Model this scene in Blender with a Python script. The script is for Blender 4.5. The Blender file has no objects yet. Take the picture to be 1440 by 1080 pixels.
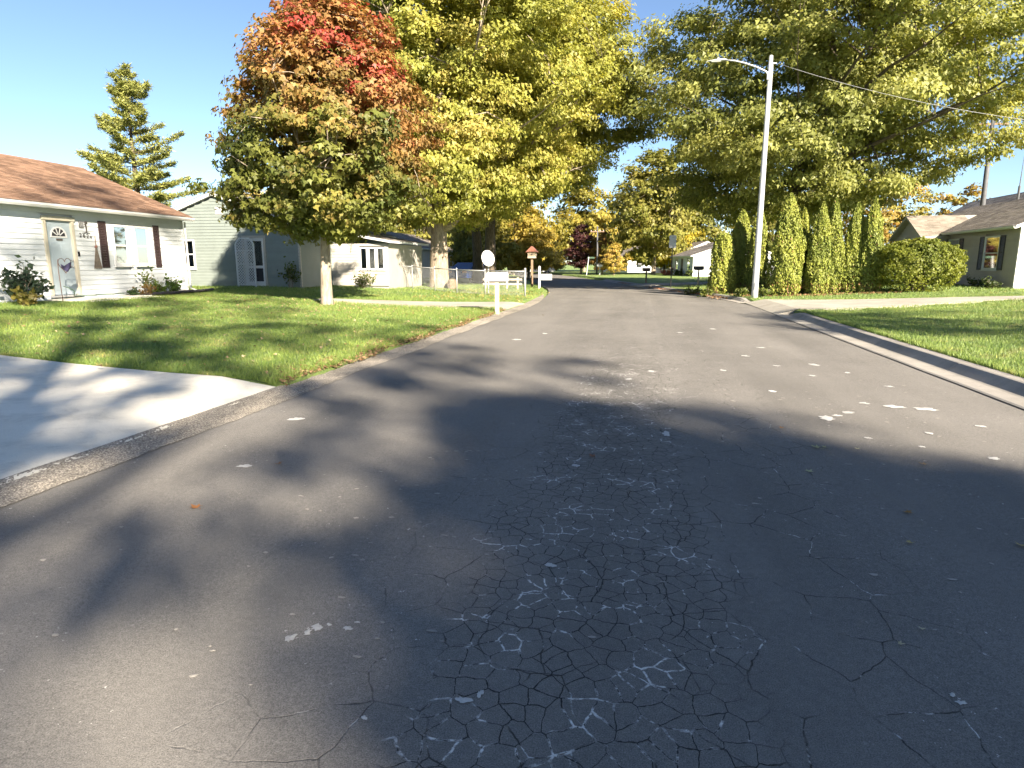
import bpy, math, random
import numpy as np
from mathutils import Vector

S = bpy.context.scene
COL = S.collection
R = math.radians

# ------------------------------------------------------------------ camera, sky, sun, exposure
cam_d = bpy.data.cameras.new('camera')
cam = bpy.data.objects.new('camera', cam_d)
COL.objects.link(cam)
cam.location = (0.0, 0.0, 1.5)
cam.rotation_euler = (R(90 - 10.635), 0.0, R(11.181))
cam_d.sensor_width = 36.0
cam_d.lens = 36.0 * 900.0 / 1440.0
cam_d.clip_start = 0.05
cam_d.clip_end = 3000.0
S.camera = cam

SUN_EL, SUN_AZ = 27.0, 40.0            # light comes from behind the camera, to the right (azimuth off the road axis)
sv = Vector((math.sin(R(SUN_AZ)) * math.cos(R(SUN_EL)), -math.cos(R(SUN_AZ)) * math.cos(R(SUN_EL)), math.sin(R(SUN_EL))))
W = bpy.data.worlds.new('World')
S.world = W
W.use_nodes = True
wn = W.node_tree
sky = wn.nodes.new('ShaderNodeTexSky')
sky.sky_type = 'NISHITA'
sky.sun_disc = False
sky.sun_elevation = R(SUN_EL)
sky.sun_rotation = math.atan2(sv.x, sv.y)
sky.air_density = 0.75
sky.dust_density = 0.2
sky.ozone_density = 2.0
wn.links.new(sky.outputs[0], wn.nodes['Background'].inputs[0])
wn.nodes['Background'].inputs[1].default_value = 0.05
sun_d = bpy.data.lights.new('sun', 'SUN')
sun_d.energy = 5.0
sun_d.angle = R(0.8)
sun_d.color = (1.0, 0.865, 0.69)
sun = bpy.data.objects.new('sun', sun_d)
COL.objects.link(sun)
sun.rotation_euler = sv.to_track_quat('Z', 'Y').to_euler()
sun.location = (20, -25, 30)

S.view_settings.view_transform = 'Standard'
S.view_settings.look = 'None'
S.view_settings.exposure = 2.15
S.view_settings.gamma = 1.0
S.view_settings.use_curve_mapping = False
S.cycles.use_denoising = True
S.cycles.max_bounces = 4
S.cycles.use_adaptive_sampling = True
S.cycles.adaptive_threshold = 0.03
S.cycles.diffuse_bounces = 2
S.cycles.glossy_bounces = 2
S.cycles.transmission_bounces = 4
S.cycles.transparent_max_bounces = 12
S.cycles.sample_clamp_indirect = 6.0

# ------------------------------------------------------------------ material helpers
def nd(t, typ, **kw):
    n = t.nodes.new(typ)
    for k, v in kw.items():
        setattr(n, k, v)
    return n
def newmat(name):
    m = bpy.data.materials.new(name)
    m.use_nodes = True
    t = m.node_tree
    return m, t, t.nodes['Principled BSDF'], t.links.new
def ramp(t, fac, stops):
    r = nd(t, 'ShaderNodeValToRGB')
    e = r.color_ramp.elements
    while len(e) < len(stops):
        e.new(0.5)
    for i, (p, c) in enumerate(stops):
        e[i].position = p
        e[i].color = (c[0], c[1], c[2], 1) if hasattr(c, '__len__') else (c, c, c, 1)
    t.links.new(fac, r.inputs[0])
    return r.outputs[0]
def noise(t, scale, detail=4, rough=0.6, vec=None, dist=0.0):
    n = nd(t, 'ShaderNodeTexNoise')
    n.inputs['Scale'].default_value = scale
    n.inputs['Detail'].default_value = detail
    n.inputs['Roughness'].default_value = rough
    n.inputs['Distortion'].default_value = dist
    if vec is not None:
        t.links.new(vec, n.inputs['Vector'])
    return n.outputs[0]
def pos(t):
    return nd(t, 'ShaderNodeNewGeometry').outputs['Position']
def objco(t):
    return nd(t, 'ShaderNodeTexCoord').outputs['Object']
def mixc(t, fac, a, b, mode='MIX'):
    m = nd(t, 'ShaderNodeMix', data_type='RGBA', blend_type=mode)
    for s, v in ((0, fac), (6, a), (7, b)):
        if isinstance(v, (int, float)):
            m.inputs[s].default_value = v
        elif isinstance(v, tuple):
            m.inputs[s].default_value = (v[0], v[1], v[2], 1)
        else:
            t.links.new(v, m.inputs[s])
    return m.outputs[2]
def mth(t, op, a, b=0.0, c=None, clamp=False):
    m = nd(t, 'ShaderNodeMath', operation=op, use_clamp=clamp)
    for i, v in enumerate((a, b, c)):
        if v is None:
            continue
        if isinstance(v, (int, float)):
            m.inputs[i].default_value = v
        else:
            t.links.new(v, m.inputs[i])
    return m.outputs[0]
def sstep(t, v, a, b):
    m = nd(t, 'ShaderNodeMapRange', interpolation_type='SMOOTHSTEP')
    t.links.new(v, m.inputs[0])
    m.inputs[1].default_value = a
    m.inputs[2].default_value = b
    return m.outputs[0]
def bump(t, bs, h, strength, dist=0.01):
    b = nd(t, 'ShaderNodeBump')
    b.inputs['Strength'].default_value = strength
    b.inputs['Distance'].default_value = dist
    t.links.new(h, b.inputs['Height'])
    t.links.new(b.outputs[0], bs.inputs['Normal'])

def plain(name, col, rough=0.6, var=0.12, scale=6.0, metal=0.0, bmp=0.0, spec=0.4, objrand=0.0):
    m, t, b, L = newmat(name)
    p = objco(t)
    n = noise(t, scale, 5, 0.65, p)
    lo = tuple(c * (1 - var) for c in col)
    hi = tuple(min(1, c * (1 + var)) for c in col)
    c = ramp(t, n, [(0.3, lo), (0.7, hi)])
    if objrand:
        oi = nd(t, 'ShaderNodeObjectInfo').outputs['Random']
        c = mixc(t, 1.0, c, ramp(t, oi, [(0, 1 - objrand), (1, 1.0)]), 'MULTIPLY')
    L(c, b.inputs['Base Color'])
    b.inputs['Roughness'].default_value = rough
    b.inputs['Metallic'].default_value = metal
    b.inputs['Specular IOR Level'].default_value = spec
    if bmp:
        bump(t, b, noise(t, scale * 12, 4, 0.6, p), bmp, 0.01)
    return m

M = {}
M['white_siding'] = plain('white_siding', (0.57, 0.605, 0.625), 0.5, 0.05, 2.0, objrand=0.05)
M['green_siding'] = plain('green_siding', (0.175, 0.205, 0.19), 0.55, 0.07, 2.0, objrand=0.08)
M['grey_siding'] = plain('grey_siding', (0.40, 0.36, 0.325), 0.55, 0.07, 2.0, objrand=0.08)
M['cream_siding'] = plain('cream_siding', (0.34, 0.325, 0.29), 0.6, 0.08, 2.0)
M['white_trim'] = plain('white_trim', (0.56, 0.57, 0.57), 0.45, 0.05, 3.0)
M['cream_trim'] = plain('cream_trim', (0.44, 0.41, 0.33), 0.5, 0.06, 3.0)
M['tan_trim'] = plain('tan_trim', (0.36, 0.34, 0.29), 0.55, 0.08, 3.0)
M['door_paint'] = plain('door_paint', (0.30, 0.36, 0.40), 0.4, 0.03, 2.0)
M['shutter_brown'] = plain('shutter_brown', (0.035, 0.022, 0.024), 0.38, 0.2, 3.0)
M['shutter_black'] = plain('shutter_black', (0.025, 0.025, 0.032), 0.45, 0.2, 3.0)
M['blind'] = plain('blind', (0.60, 0.54, 0.40), 0.8, 0.1, 2.0)
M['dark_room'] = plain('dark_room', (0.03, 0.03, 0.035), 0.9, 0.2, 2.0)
M['curtain'] = plain('curtain', (0.22, 0.18, 0.13), 0.9, 0.2, 3.0)
M['foundation'] = plain('foundation', (0.30, 0.29, 0.27), 0.9, 0.2, 5.0, bmp=0.3)
M['galv'] = plain('galvanised_steel', (0.36, 0.37, 0.38), 0.45, 0.12, 8.0, metal=0.4)
M['pole_grey'] = plain('pole_grey', (0.085, 0.09, 0.10), 0.7, 0.2, 6.0)
M['lamp_metal'] = plain('lamp_metal', (0.46, 0.48, 0.50), 0.45, 0.06, 4.0, metal=0.25)
M['black_metal'] = plain('black_metal', (0.018, 0.018, 0.02), 0.4, 0.2, 6.0, metal=0.3)
M['brown_metal'] = plain('brown_metal', (0.10, 0.06, 0.045), 0.5, 0.2, 6.0)
M['weather_wood'] = plain('weather_wood', (0.44, 0.36, 0.27), 0.8, 0.25, 9.0, bmp=0.4)
M['old_wood'] = plain('old_wood', (0.22, 0.15, 0.10), 0.85, 0.25, 7.0, bmp=0.4)
M['white_paint'] = plain('white_paint', (0.52, 0.54, 0.55), 0.35, 0.04, 4.0)
M['red_roof'] = plain('red_roof', (0.20, 0.085, 0.06), 0.6, 0.2, 6.0)
M['navy_cloth'] = plain('navy_cloth', (0.035, 0.032, 0.075), 0.8, 0.3, 12.0)
M['straw'] = plain('straw', (0.13, 0.11, 0.085), 0.9, 0.3, 20.0)
M['decor_dark'] = plain('decor_dark', (0.07, 0.06, 0.055), 0.6, 0.2, 8.0)
M['blue_paint'] = plain('blue_paint', (0.02, 0.06, 0.22), 0.22, 0.05, 2.0, spec=0.6)
M['tyre'] = plain('tyre', (0.02, 0.02, 0.02), 0.8, 0.2, 6.0)
M['rubber_edging'] = plain('rubber_edging', (0.022, 0.022, 0.028), 0.6, 0.2, 6.0)
M['soil'] = plain('soil', (0.10, 0.07, 0.05), 0.95, 0.3, 9.0, bmp=0.6)
M['hose'] = plain('hose', (0.05, 0.09, 0.06), 0.5, 0.15, 5.0)
M['tin'] = plain('tin', (0.70, 0.71, 0.72), 0.35, 0.08, 4.0, metal=0.4)

def glassmat():
    m, t, b, L = newmat('window_glass')
    g = nd(t, 'ShaderNodeBsdfGlossy'); g.inputs['Roughness'].default_value = 0.03
    tr = nd(t, 'ShaderNodeBsdfTransparent'); tr.inputs[0].default_value = (0.86, 0.9, 0.9, 1)
    fr = nd(t, 'ShaderNodeFresnel'); fr.inputs[0].default_value = 1.75
    mx = nd(t, 'ShaderNodeMixShader')
    L(fr.outputs[0], mx.inputs[0]); L(tr.outputs[0], mx.inputs[1]); L(g.outputs[0], mx.inputs[2])
    L(mx.outputs[0], t.nodes['Material Output'].inputs[0])
    return m
M['glass'] = glassmat()

def roofmat(name, c0, c1, c2):
    m, t, b, L = newmat(name)
    g = nd(t, 'ShaderNodeNewGeometry')
    c = ramp(t, g.outputs['Random Per Island'], [(0.0, c0), (0.5, c1), (1.0, c2)])
    c = mixc(t, 0.75, c, ramp(t, noise(t, 1.1, 4, 0.6, g.outputs['Position']), [(0.3, 0.62), (0.7, 1.25)]), 'MULTIPLY')
    fine = noise(t, 160, 2, 0.6, g.outputs['Position'])
    c = mixc(t, 0.5, c, ramp(t, fine, [(0.3, 0.55), (0.7, 1.4)]), 'MULTIPLY')
    L(c, b.inputs['Base Color'])
    b.inputs['Roughness'].default_value = 0.92
    b.inputs['Specular IOR Level'].default_value = 0.2
    bump(t, b, fine, 0.5, 0.004)
    return m
M['roof_brown'] = roofmat('roof_brown', (0.135, 0.085, 0.06), (0.20, 0.125, 0.085), (0.27, 0.175, 0.12))
M['roof_grey'] = roofmat('roof_grey', (0.16, 0.145, 0.13), (0.22, 0.20, 0.185), (0.29, 0.265, 0.24))
M['roof_tan'] = roofmat('roof_tan', (0.18, 0.16, 0.135), (0.235, 0.21, 0.18), (0.29, 0.26, 0.225))

def asphalt():
    m, t, b, L = newmat('asphalt')
    p = pos(t)
    sx = nd(t, 'ShaderNodeSeparateXYZ'); L(p, sx.inputs[0])
    X, Y = sx.outputs[0], sx.outputs[1]
    # large tonal drift, streaked along the driving direction
    mp = nd(t, 'ShaderNodeMapping'); mp.inputs['Scale'].default_value = (1.0, 0.12, 1.0); L(p, mp.inputs[0])
    drift = noise(t, 0.9, 4, 0.55, mp.outputs[0])
    blot = noise(t, 0.45, 5, 0.6, p)
    base = ramp(t, drift, [(0.3, (0.136, 0.131, 0.122)), (0.7, (0.188, 0.180, 0.167))])
    base = mixc(t, 0.6, base, ramp(t, blot, [(0.3, 0.78), (0.7, 1.15)]), 'MULTIPLY')
    fine = noise(t, 210, 3, 0.7, p)
    base = mixc(t, 0.9, base, ramp(t, fine, [(0.32, 0.5), (0.5, 1.0), (0.72, 1.6)]), 'MULTIPLY')
    mid = noise(t, 38, 4, 0.7, p)
    base = mixc(t, 0.5, base, ramp(t, mid, [(0.3, 0.75), (0.7, 1.25)]), 'MULTIPLY')
    # an old paving seam, a little paler than the rest
    sd = mth(t, 'ABSOLUTE', mth(t, 'ADD', mth(t, 'SUBTRACT', X, 0.42), mth(t, 'MULTIPLY', mth(t, 'SUBTRACT', noise(t, 1.7, 4, 0.6, p), 0.5), 0.12)))
    seam = mth(t, 'MULTIPLY', mth(t, 'SUBTRACT', 1.0, sstep(t, sd, 0.015, 0.07)), sstep(t, noise(t, 3.0, 4, 0.7, p), 0.4, 0.62))
    base = mixc(t, mth(t, 'MULTIPLY', seam, 0.22), base, (0.27, 0.26, 0.245))
    # warped coordinates for the cracks
    nz = nd(t, 'ShaderNodeTexNoise'); nz.inputs['Scale'].default_value = 7.0; nz.inputs['Detail'].default_value = 5
    L(p, nz.inputs['Vector'])
    vm = nd(t, 'ShaderNodeVectorMath', operation='MULTIPLY_ADD')
    L(nz.outputs['Color'], vm.inputs[0]); vm.inputs[1].default_value = (0.07, 0.07, 0.0); L(p, vm.inputs[2])
    def vor(scale, ysc):
        mm = nd(t, 'ShaderNodeMapping'); mm.inputs['Scale'].default_value = (1, ysc, 1); L(vm.outputs[0], mm.inputs[0])
        v = nd(t, 'ShaderNodeTexVoronoi', feature='DISTANCE_TO_EDGE', voronoi_dimensions='2D')
        v.inputs['Scale'].default_value = scale
        v.inputs['Randomness'].default_value = 0.9
        L(mm.outputs[0], v.inputs['Vector'])
        return v.outputs['Distance']
    edge = noise(t, 1.3, 4, 0.6, p)
    # alligator zone: a band about a metre wide under the left wheel track
    ax = mth(t, 'ABSOLUTE', mth(t, 'SUBTRACT', X, -0.16))
    zone = mth(t, 'ADD', ax, mth(t, 'MULTIPLY', mth(t, 'SUBTRACT', edge, 0.5), 0.9))
    zone = mth(t, 'SUBTRACT', 1.0, sstep(t, zone, 0.50, 0.66))
    zone = mth(t, 'MULTIPLY', zone, mth(t, 'SUBTRACT', 1.0, sstep(t, Y, 8.0, 13.0)))
    v1 = vor(10.8, 0.95)
    wv = noise(t, 5.0, 4, 0.7, p)
    w1 = mth(t, 'MULTIPLY', ramp(t, wv, [(0.3, 0.014), (0.7, 0.042)]), 1.0)
    c1 = mth(t, 'MULTIPLY', mth(t, 'SUBTRACT', 1.0, sstep(t, mth(t, 'DIVIDE', v1, w1), 0.45, 1.0)), zone)
    # wider-spaced cracks around it
    zone2 = mth(t, 'ADD', mth(t, 'ABSOLUTE', mth(t, 'SUBTRACT', X, 0.1)), mth(t, 'MULTIPLY', mth(t, 'SUBTRACT', edge, 0.5), 1.4))
    zone2 = mth(t, 'SUBTRACT', 1.0, sstep(t, zone2, 1.0, 1.5))
    v2 = vor(3.6, 0.9)
    gate = sstep(t, noise(t, 2.3, 3, 0.6, p), 0.42, 0.56)
    c2 = mth(t, 'SUBTRACT', 1.0, sstep(t, v2, 0.004, 0.014))
    c2 = mth(t, 'MULTIPLY', mth(t, 'MULTIPLY', c2, zone2), gate)
    crack = mth(t, 'MAXIMUM', c1, mth(t, 'MULTIPLY', c2, 0.85))
    # pale grit that has filled some of the cracks
    fill = sstep(t, noise(t, 3.6, 5, 0.72, p, 0.4), 0.515, 0.615)
    wide = mth(t, 'MULTIPLY', mth(t, 'SUBTRACT', 1.0, sstep(t, v1, 0.02, 0.062)), zone)
    wide = mth(t, 'MAXIMUM', wide, mth(t, 'MULTIPLY', c2, 1.0))
    gr = sstep(t, noise(t, 42, 4, 0.75, p), 0.34, 0.52)
    pale = mth(t, 'MULTIPLY', mth(t, 'MULTIPLY', wide, fill), gr)
    # pale specks and scuffs where the surface has worn through
    sp = nd(t, 'ShaderNodeMapping'); sp.inputs['Scale'].default_value = (1.0, 0.8, 1.0); L(p, sp.inputs[0])
    speck = sstep(t, noise(t, 34, 4, 0.55, sp.outputs[0]), 0.685, 0.72)
    speck = mth(t, 'MULTIPLY', speck, sstep(t, noise(t, 1.1, 3, 0.6, p), 0.46, 0.62))
    col = mixc(t, crack, base, (0.03, 0.029, 0.028))
    pc = ramp(t, mid, [(0.3, (0.46, 0.455, 0.43)), (0.7, (0.72, 0.71, 0.68))])
    col = mixc(t, mth(t, 'MULTIPLY', pale, 1.0), col, pc)
    col = mixc(t, mth(t, 'MULTIPLY', speck, 0.75), col, pc)
    L(col, b.inputs['Base Color'])
    b.inputs['Roughness'].default_value = 0.9
    b.inputs['Specular IOR Level'].default_value = 0.12
    h = mth(t, 'ADD', mth(t, 'MULTIPLY', fine, 0.25), mth(t, 'MULTIPLY', mid, 0.3))
    h = mth(t, 'SUBTRACT', h, mth(t, 'MULTIPLY', crack, 1.6))
    bump(t, b, h, 0.55, 0.012)
    return m
M['asphalt'] = asphalt()

def concrete(name, c0, c1, rough_aggr=False):
    m, t, b, L = newmat(name)
    p = pos(t)
    n1 = noise(t, 0.7, 5, 0.6, p)
    c = ramp(t, n1, [(0.3, c0), (0.7, c1)])
    f = noise(t, 120 if not rough_aggr else 60, 4, 0.75, p)
    k = 0.5 if rough_aggr else 0.86
    c = mixc(t, 0.8, c, ramp(t, f, [(0.34, k), (0.66, 2 - k)]), 'MULTIPLY')
    st = noise(t, 3.5, 6, 0.7, p, 0.6)
    c = mixc(t, 0.7, c, ramp(t, st, [(0.3, 0.70), (0.5, 0.97), (0.8, 1.06)]), 'MULTIPLY')
    if rough_aggr:
        v = nd(t, 'ShaderNodeTexVoronoi'); v.inputs['Scale'].default_value = 70; L(p, v.inputs['Vector'])
        c = mixc(t, 0.75, c, ramp(t, v.outputs['Distance'], [(0.1, 1.5), (0.5, 0.6), (0.8, 0.25)]), 'MULTIPLY')
    spot = sstep(t, noise(t, 17, 3, 0.6, p), 0.72, 0.78)
    c = mixc(t, mth(t, 'MULTIPLY', spot, 0.5), c, (0.12, 0.11, 0.09))
    L(c, b.inputs['Base Color'])
    b.inputs['Roughness'].default_value = 0.9
    b.inputs['Specular IOR Level'].default_value = 0.3
    bump(t, b, f, 0.7 if rough_aggr else 0.25, 0.012 if rough_aggr else 0.004)
    return m
M['concrete'] = concrete('concrete', (0.56, 0.535, 0.455), (0.71, 0.68, 0.59))
M['worn_concrete'] = concrete('worn_concrete', (0.28, 0.26, 0.22), (0.40, 0.38, 0.33))
M['kerb_concrete'] = concrete('kerb_concrete', (0.22, 0.21, 0.19), (0.34, 0.32, 0.29))
M['aggregate'] = concrete('aggregate', (0.24, 0.22, 0.185), (0.42, 0.38, 0.32), True)
M['pale_patch'] = concrete('pale_patch', (0.34, 0.34, 0.325), (0.54, 0.54, 0.52))

def grassmat(name, blades):
    m, t, b, L = newmat(name)
    p = pos(t)
    n1 = noise(t, 0.35, 4, 0.6, p)
    n2 = noise(t, 2.3, 4, 0.65, p)
    c = ramp(t, n1, [(0.3, (0.105, 0.185, 0.040)), (0.7, (0.210, 0.285, 0.066))])
    c = mixc(t, sstep(t, n2, 0.52, 0.72), c, (0.29, 0.29, 0.11))
    if blades:
        g = nd(t, 'ShaderNodeNewGeometry').outputs['Random Per Island']
        c = mixc(t, 0.85, c, ramp(t, g, [(0.0, (0.55, 0.62, 0.5)), (0.6, (1.0, 1.0, 0.9)), (0.9, (1.3, 1.2, 1.0)), (1.0, (2.1, 1.6, 1.4))]), 'MULTIPLY')
        L(c, b.inputs['Base Color'])
        b.inputs['Roughness'].default_value = 0.55
        tr = nd(t, 'ShaderNodeBsdfTranslucent'); L(c, tr.inputs[0])
        mx = nd(t, 'ShaderNodeMixShader'); mx.inputs[0].default_value = 0.3
        L(b.outputs[0], mx.inputs[1]); L(tr.outputs[0], mx.inputs[2])
        L(mx.outputs[0], t.nodes['Material Output'].inputs[0])
    else:
        f = noise(t, 60, 4, 0.7, p)
        c = mixc(t, 0.8, c, ramp(t, f, [(0.3, 0.45), (0.7, 1.35)]), 'MULTIPLY')
        L(c, b.inputs['Base Color'])
        b.inputs['Roughness'].default_value = 0.9
        bump(t, b, f, 1.0, 0.04)
    return m
M['grass'] = grassmat('grass', False)
M['grass_blade'] = grassmat('grass_blade', True)

def barkmat(name, c0, c1):
    m, t, b, L = newmat(name)
    p = objco(t)
    mp = nd(t, 'ShaderNodeMapping'); mp.inputs['Scale'].default_value = (1, 1, 0.22); L(p, mp.inputs[0])
    n1 = noise(t, 16, 5, 0.7, mp.outputs[0], 0.6)
    n2 = noise(t, 1.8, 4, 0.6, p)
    c = ramp(t, n1, [(0.32, tuple(x * 0.55 for x in c0)), (0.5, c0), (0.7, c1)])
    c = mixc(t, 0.6, c, ramp(t, n2, [(0.3, 0.72), (0.7, 1.2)]), 'MULTIPLY')
    L(c, b.inputs['Base Color'])
    b.inputs['Roughness'].default_value = 0.92
    b.inputs['Specular IOR Level'].default_value = 0.2
    bump(t, b, n1, 0.9, 0.03)
    return m
M['bark_pale'] = barkmat('bark_pale', (0.30, 0.25, 0.19), (0.42, 0.37, 0.30))
M['bark_grey'] = barkmat('bark_grey', (0.26, 0.215, 0.165), (0.38, 0.33, 0.26))
M['bark_dark'] = barkmat('bark_dark', (0.11, 0.09, 0.07), (0.18, 0.15, 0.12))

def leafmat(name, trans=0.45, rough=0.5):
    m, t, b, L = newmat(name)
    a = nd(t, 'ShaderNodeAttribute'); a.attribute_name = 'col'
    L(a.outputs['Color'], b.inputs['Base Color'])
    b.inputs['Roughness'].default_value = rough
    b.inputs['Specular IOR Level'].default_value = 0.35
    tr = nd(t, 'ShaderNodeBsdfTranslucent')
    L(mixc(t, 1.0, a.outputs['Color'], (1.15, 1.1, 0.6), 'MULTIPLY'), tr.inputs[0])
    mx = nd(t, 'ShaderNodeMixShader'); mx.inputs[0].default_value = trans
    L(b.outputs[0], mx.inputs[1]); L(tr.outputs[0], mx.inputs[2])
    L(mx.outputs[0], t.nodes['Material Output'].inputs[0])
    return m
M['leaf'] = leafmat('leaf')
M['needle'] = leafmat('needle', 0.12, 0.6)
M['dry_leaf'] = leafmat('dry_leaf', 0.15, 0.7)

# ------------------------------------------------------------------ object helpers
def tag(o, label=None, cat=None, group=None, kind=None):
    if label: o['label'] = label
    if cat: o['category'] = cat
    if group: o['group'] = group
    if kind: o['kind'] = kind
    return o
def empty(name, loc, rz=0.0):
    o = bpy.data.objects.new(name, None)
    COL.objects.link(o)
    o.location = loc
    o.rotation_euler = (0, 0, rz)
    o.empty_display_size = 0.2
    return o
def link(name, me, mat, parent=None, loc=None):
    o = bpy.data.objects.new(name, me)
    COL.objects.link(o)
    if mat is not None:
        me.materials.append(M[mat])
    if parent is not None:
        o.parent = parent
    if loc is not None:
        o.location = loc
    return o

class MB:
    """collects geometry for one mesh object"""
    def __init__(s):
        s.v = []; s.f = []
    def add(s, vs, fs):
        k = len(s.v)
        s.v.extend([tuple(map(float, v)) for v in vs])
        s.f.extend([tuple(i + k for i in f) for f in fs])
        return s
    def hexa(s, p):           # 8 points: bottom ring then top ring
        return s.add(p, [(3, 2, 1, 0), (4, 5, 6, 7), (0, 1, 5, 4), (1, 2, 6, 5), (2, 3, 7, 6), (3, 0, 4, 7)])
    def box(s, x0, x1, y0, y1, z0, z1):
        return s.hexa([(x0, y0, z0), (x1, y0, z0), (x1, y1, z0), (x0, y1, z0), (x0, y0, z1), (x1, y0, z1), (x1, y1, z1), (x0, y1, z1)])
    def tube(s, pts, rad, n=8, cap=True, ph=0.0):
        pts = [Vector(p) for p in pts]
        if not hasattr(rad, '__len__'):
            rad = [rad] * len(pts)
        k = len(s.v)
        t0 = (pts[1] - pts[0]).normalized()
        ref = Vector((1, 0, 0)) if abs(t0.x) < 0.8 else Vector((0, 1, 0))
        for i, p in enumerate(pts):
            if i == 0: t = pts[1] - pts[0]
            elif i == len(pts) - 1: t = pts[-1] - pts[-2]
            else: t = pts[i + 1] - pts[i - 1]
            t = t.normalized()
            u = (ref - t * ref.dot(t)).normalized()
            w = t.cross(u)
            ref = u
            for j in range(n):
                a = ph + 2 * math.pi * j / n
                q = p + (u * math.cos(a) + w * math.sin(a)) * rad[i]
                s.v.append((q.x, q.y, q.z))
        for i in range(len(pts) - 1):
            for j in range(n):
                j2 = (j + 1) % n
                s.f.append((k + i * n + j, k + i * n + j2, k + (i + 1) * n + j2, k + (i + 1) * n + j))
        if cap:
            s.f.append(tuple(k + j for j in range(n - 1, -1, -1)))
            s.f.append(tuple(k + (len(pts) - 1) * n + j for j in range(n)))
        return s
    def lathe(s, prof, c, n=16):
        k = len(s.v)
        for (r, z) in prof:
            for j in range(n):
                a = 2 * math.pi * j / n
                s.v.append((c[0] + r * math.cos(a), c[1] + r * math.sin(a), c[2] + z))
        for i in range(len(prof) - 1):
            for j in range(n):
                j2 = (j + 1) % n
                s.f.append((k + i * n + j, k + i * n + j2, k + (i + 1) * n + j2, k + (i + 1) * n + j))
        return s
    def prism(s, poly, ax, a0, a1):
        """extrude a 2D polygon along axis ax (0,1,2) from a0 to a1"""
        n = len(poly)
        def P(q, a):
            l = [q[0], q[1]]; l.insert(ax, a); return l
        k = len(s.v)
        for a in (a0, a1):
            for q in poly:
                s.v.append(tuple(map(float, P(q, a))))
        s.f.append(tuple(k + i for i in range(n - 1, -1, -1)))
        s.f.append(tuple(k + n + i for i in range(n)))
        for i in range(n):
            j = (i + 1) % n
            s.f.append((k + i, k + j, k + n + j, k + n + i))
        return s
    def mesh(s, name, smooth=False, bevel=0):
        me = bpy.data.meshes.new(name)
        me.from_pydata(s.v, [], s.f)
        if smooth:
            me.polygons.foreach_set('use_smooth', [True] * len(me.polygons))
        me.update()
        return me
    def build(s, name, mat, parent=None, loc=None, smooth=False, bevel=0.0):
        o = link(name, s.mesh(name, smooth), mat, parent, loc)
        if bevel:
            b = o.modifiers.new('bevel', 'BEVEL'); b.width = bevel; b.segments = 2; b.limit_method = 'ANGLE'
        return o

def npmesh(name, V, F, col=None):
    """V (n,3), F (m,k) numpy -> mesh, optional per-vertex colour"""
    me = bpy.data.meshes.new(name)
    n, (m, k) = len(V), F.shape
    me.vertices.add(n); me.vertices.foreach_set('co', np.ascontiguousarray(V, np.float32).ravel())
    me.loops.add(m * k); me.loops.foreach_set('vertex_index', np.ascontiguousarray(F, np.int32).ravel())
    me.polygons.add(m)
    me.polygons.foreach_set('loop_start', np.arange(0, m * k, k, dtype=np.int32))
    me.polygons.foreach_set('loop_total', np.full(m, k, np.int32))
    me.update(calc_edges=True)
    if col is not None:
        a = me.color_attributes.new('col', 'FLOAT_COLOR', 'POINT')
        c = np.ones((n, 4), np.float32); c[:, :3] = col
        a.data.foreach_set('color', c.ravel())
    return me

# ------------------------------------------------------------------ the lie of the land
CY = np.array([-60, 20, 27, 36.5, 47, 58, 65, 82, 100, 130, 200, 400.])
CX = np.array([0.10, 0.10, 0.10, -1.6, -3.9, -6.4, -8.0, -12.1, -18, -30, -70, -200.])
HY = np.array([-60, 27, 38, 400.]); HW = np.array([4.02, 4.02, 3.3, 3.3])
_sy = np.linspace(-60, 400, 1841)
def _sm(y, x, w):
    v = np.interp(_sy, y, x)
    k = np.ones(w) / w
    return np.convolve(np.pad(v, w // 2, mode='edge'), k, 'valid')[:len(_sy)]
_cs, _hs = _sm(CY, CX, 41), _sm(HY, HW, 21)
def cl(y): return np.interp(y, _sy, _cs)
def hw(y): return np.interp(y, _sy, _hs)
def sst(a, b, x):
    t = np.clip((x - a) / (b - a), 0, 1)
    return t * t * (3 - 2 * t)
def zt(x, y):
    x = np.asarray(x, float); y = np.asarray(y, float)
    c, h = cl(y), hw(y)
    dl = (c - h) - x
    dr = x - (c + h)
    fadeR = 1 - 0.85 * sst(42, 70, y)
    zl = 0.015 + 0.075 * sst(0.1, 0.9, dl) + 0.40 * sst(1.5, 13, dl) * (1 - 0.5 * sst(40, 80, y))
    zr = 0.13 + 0.33 * sst(1.0, 11, dr) * fadeR
    z = np.where(dl > 0, zl, np.where(dr > 0, zr, -0.08))
    z = np.where((dl <= 0.33) & (dr <= 0.5), -0.08, z)
    return z
def Z(x, y): return float(zt(x, y))

def gridmesh(name, xs, ys, zf):
    X, Y = np.meshgrid(xs, ys)
    V = np.stack([X, Y, zf(X, Y)], -1).reshape(-1, 3)
    nx, ny = len(xs), len(ys)
    i = np.arange(nx - 1)[None, :] + np.arange(ny - 1)[:, None] * nx
    F = np.stack([i, i + 1, i + 1 + nx, i + nx], -1).reshape(-1, 4)
    return npmesh(name, V, F)

rng = np.random.default_rng(7)
def smooth(me):
    me.polygons.foreach_set('use_smooth', [True] * len(me.polygons)); me.update()
    return me

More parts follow.
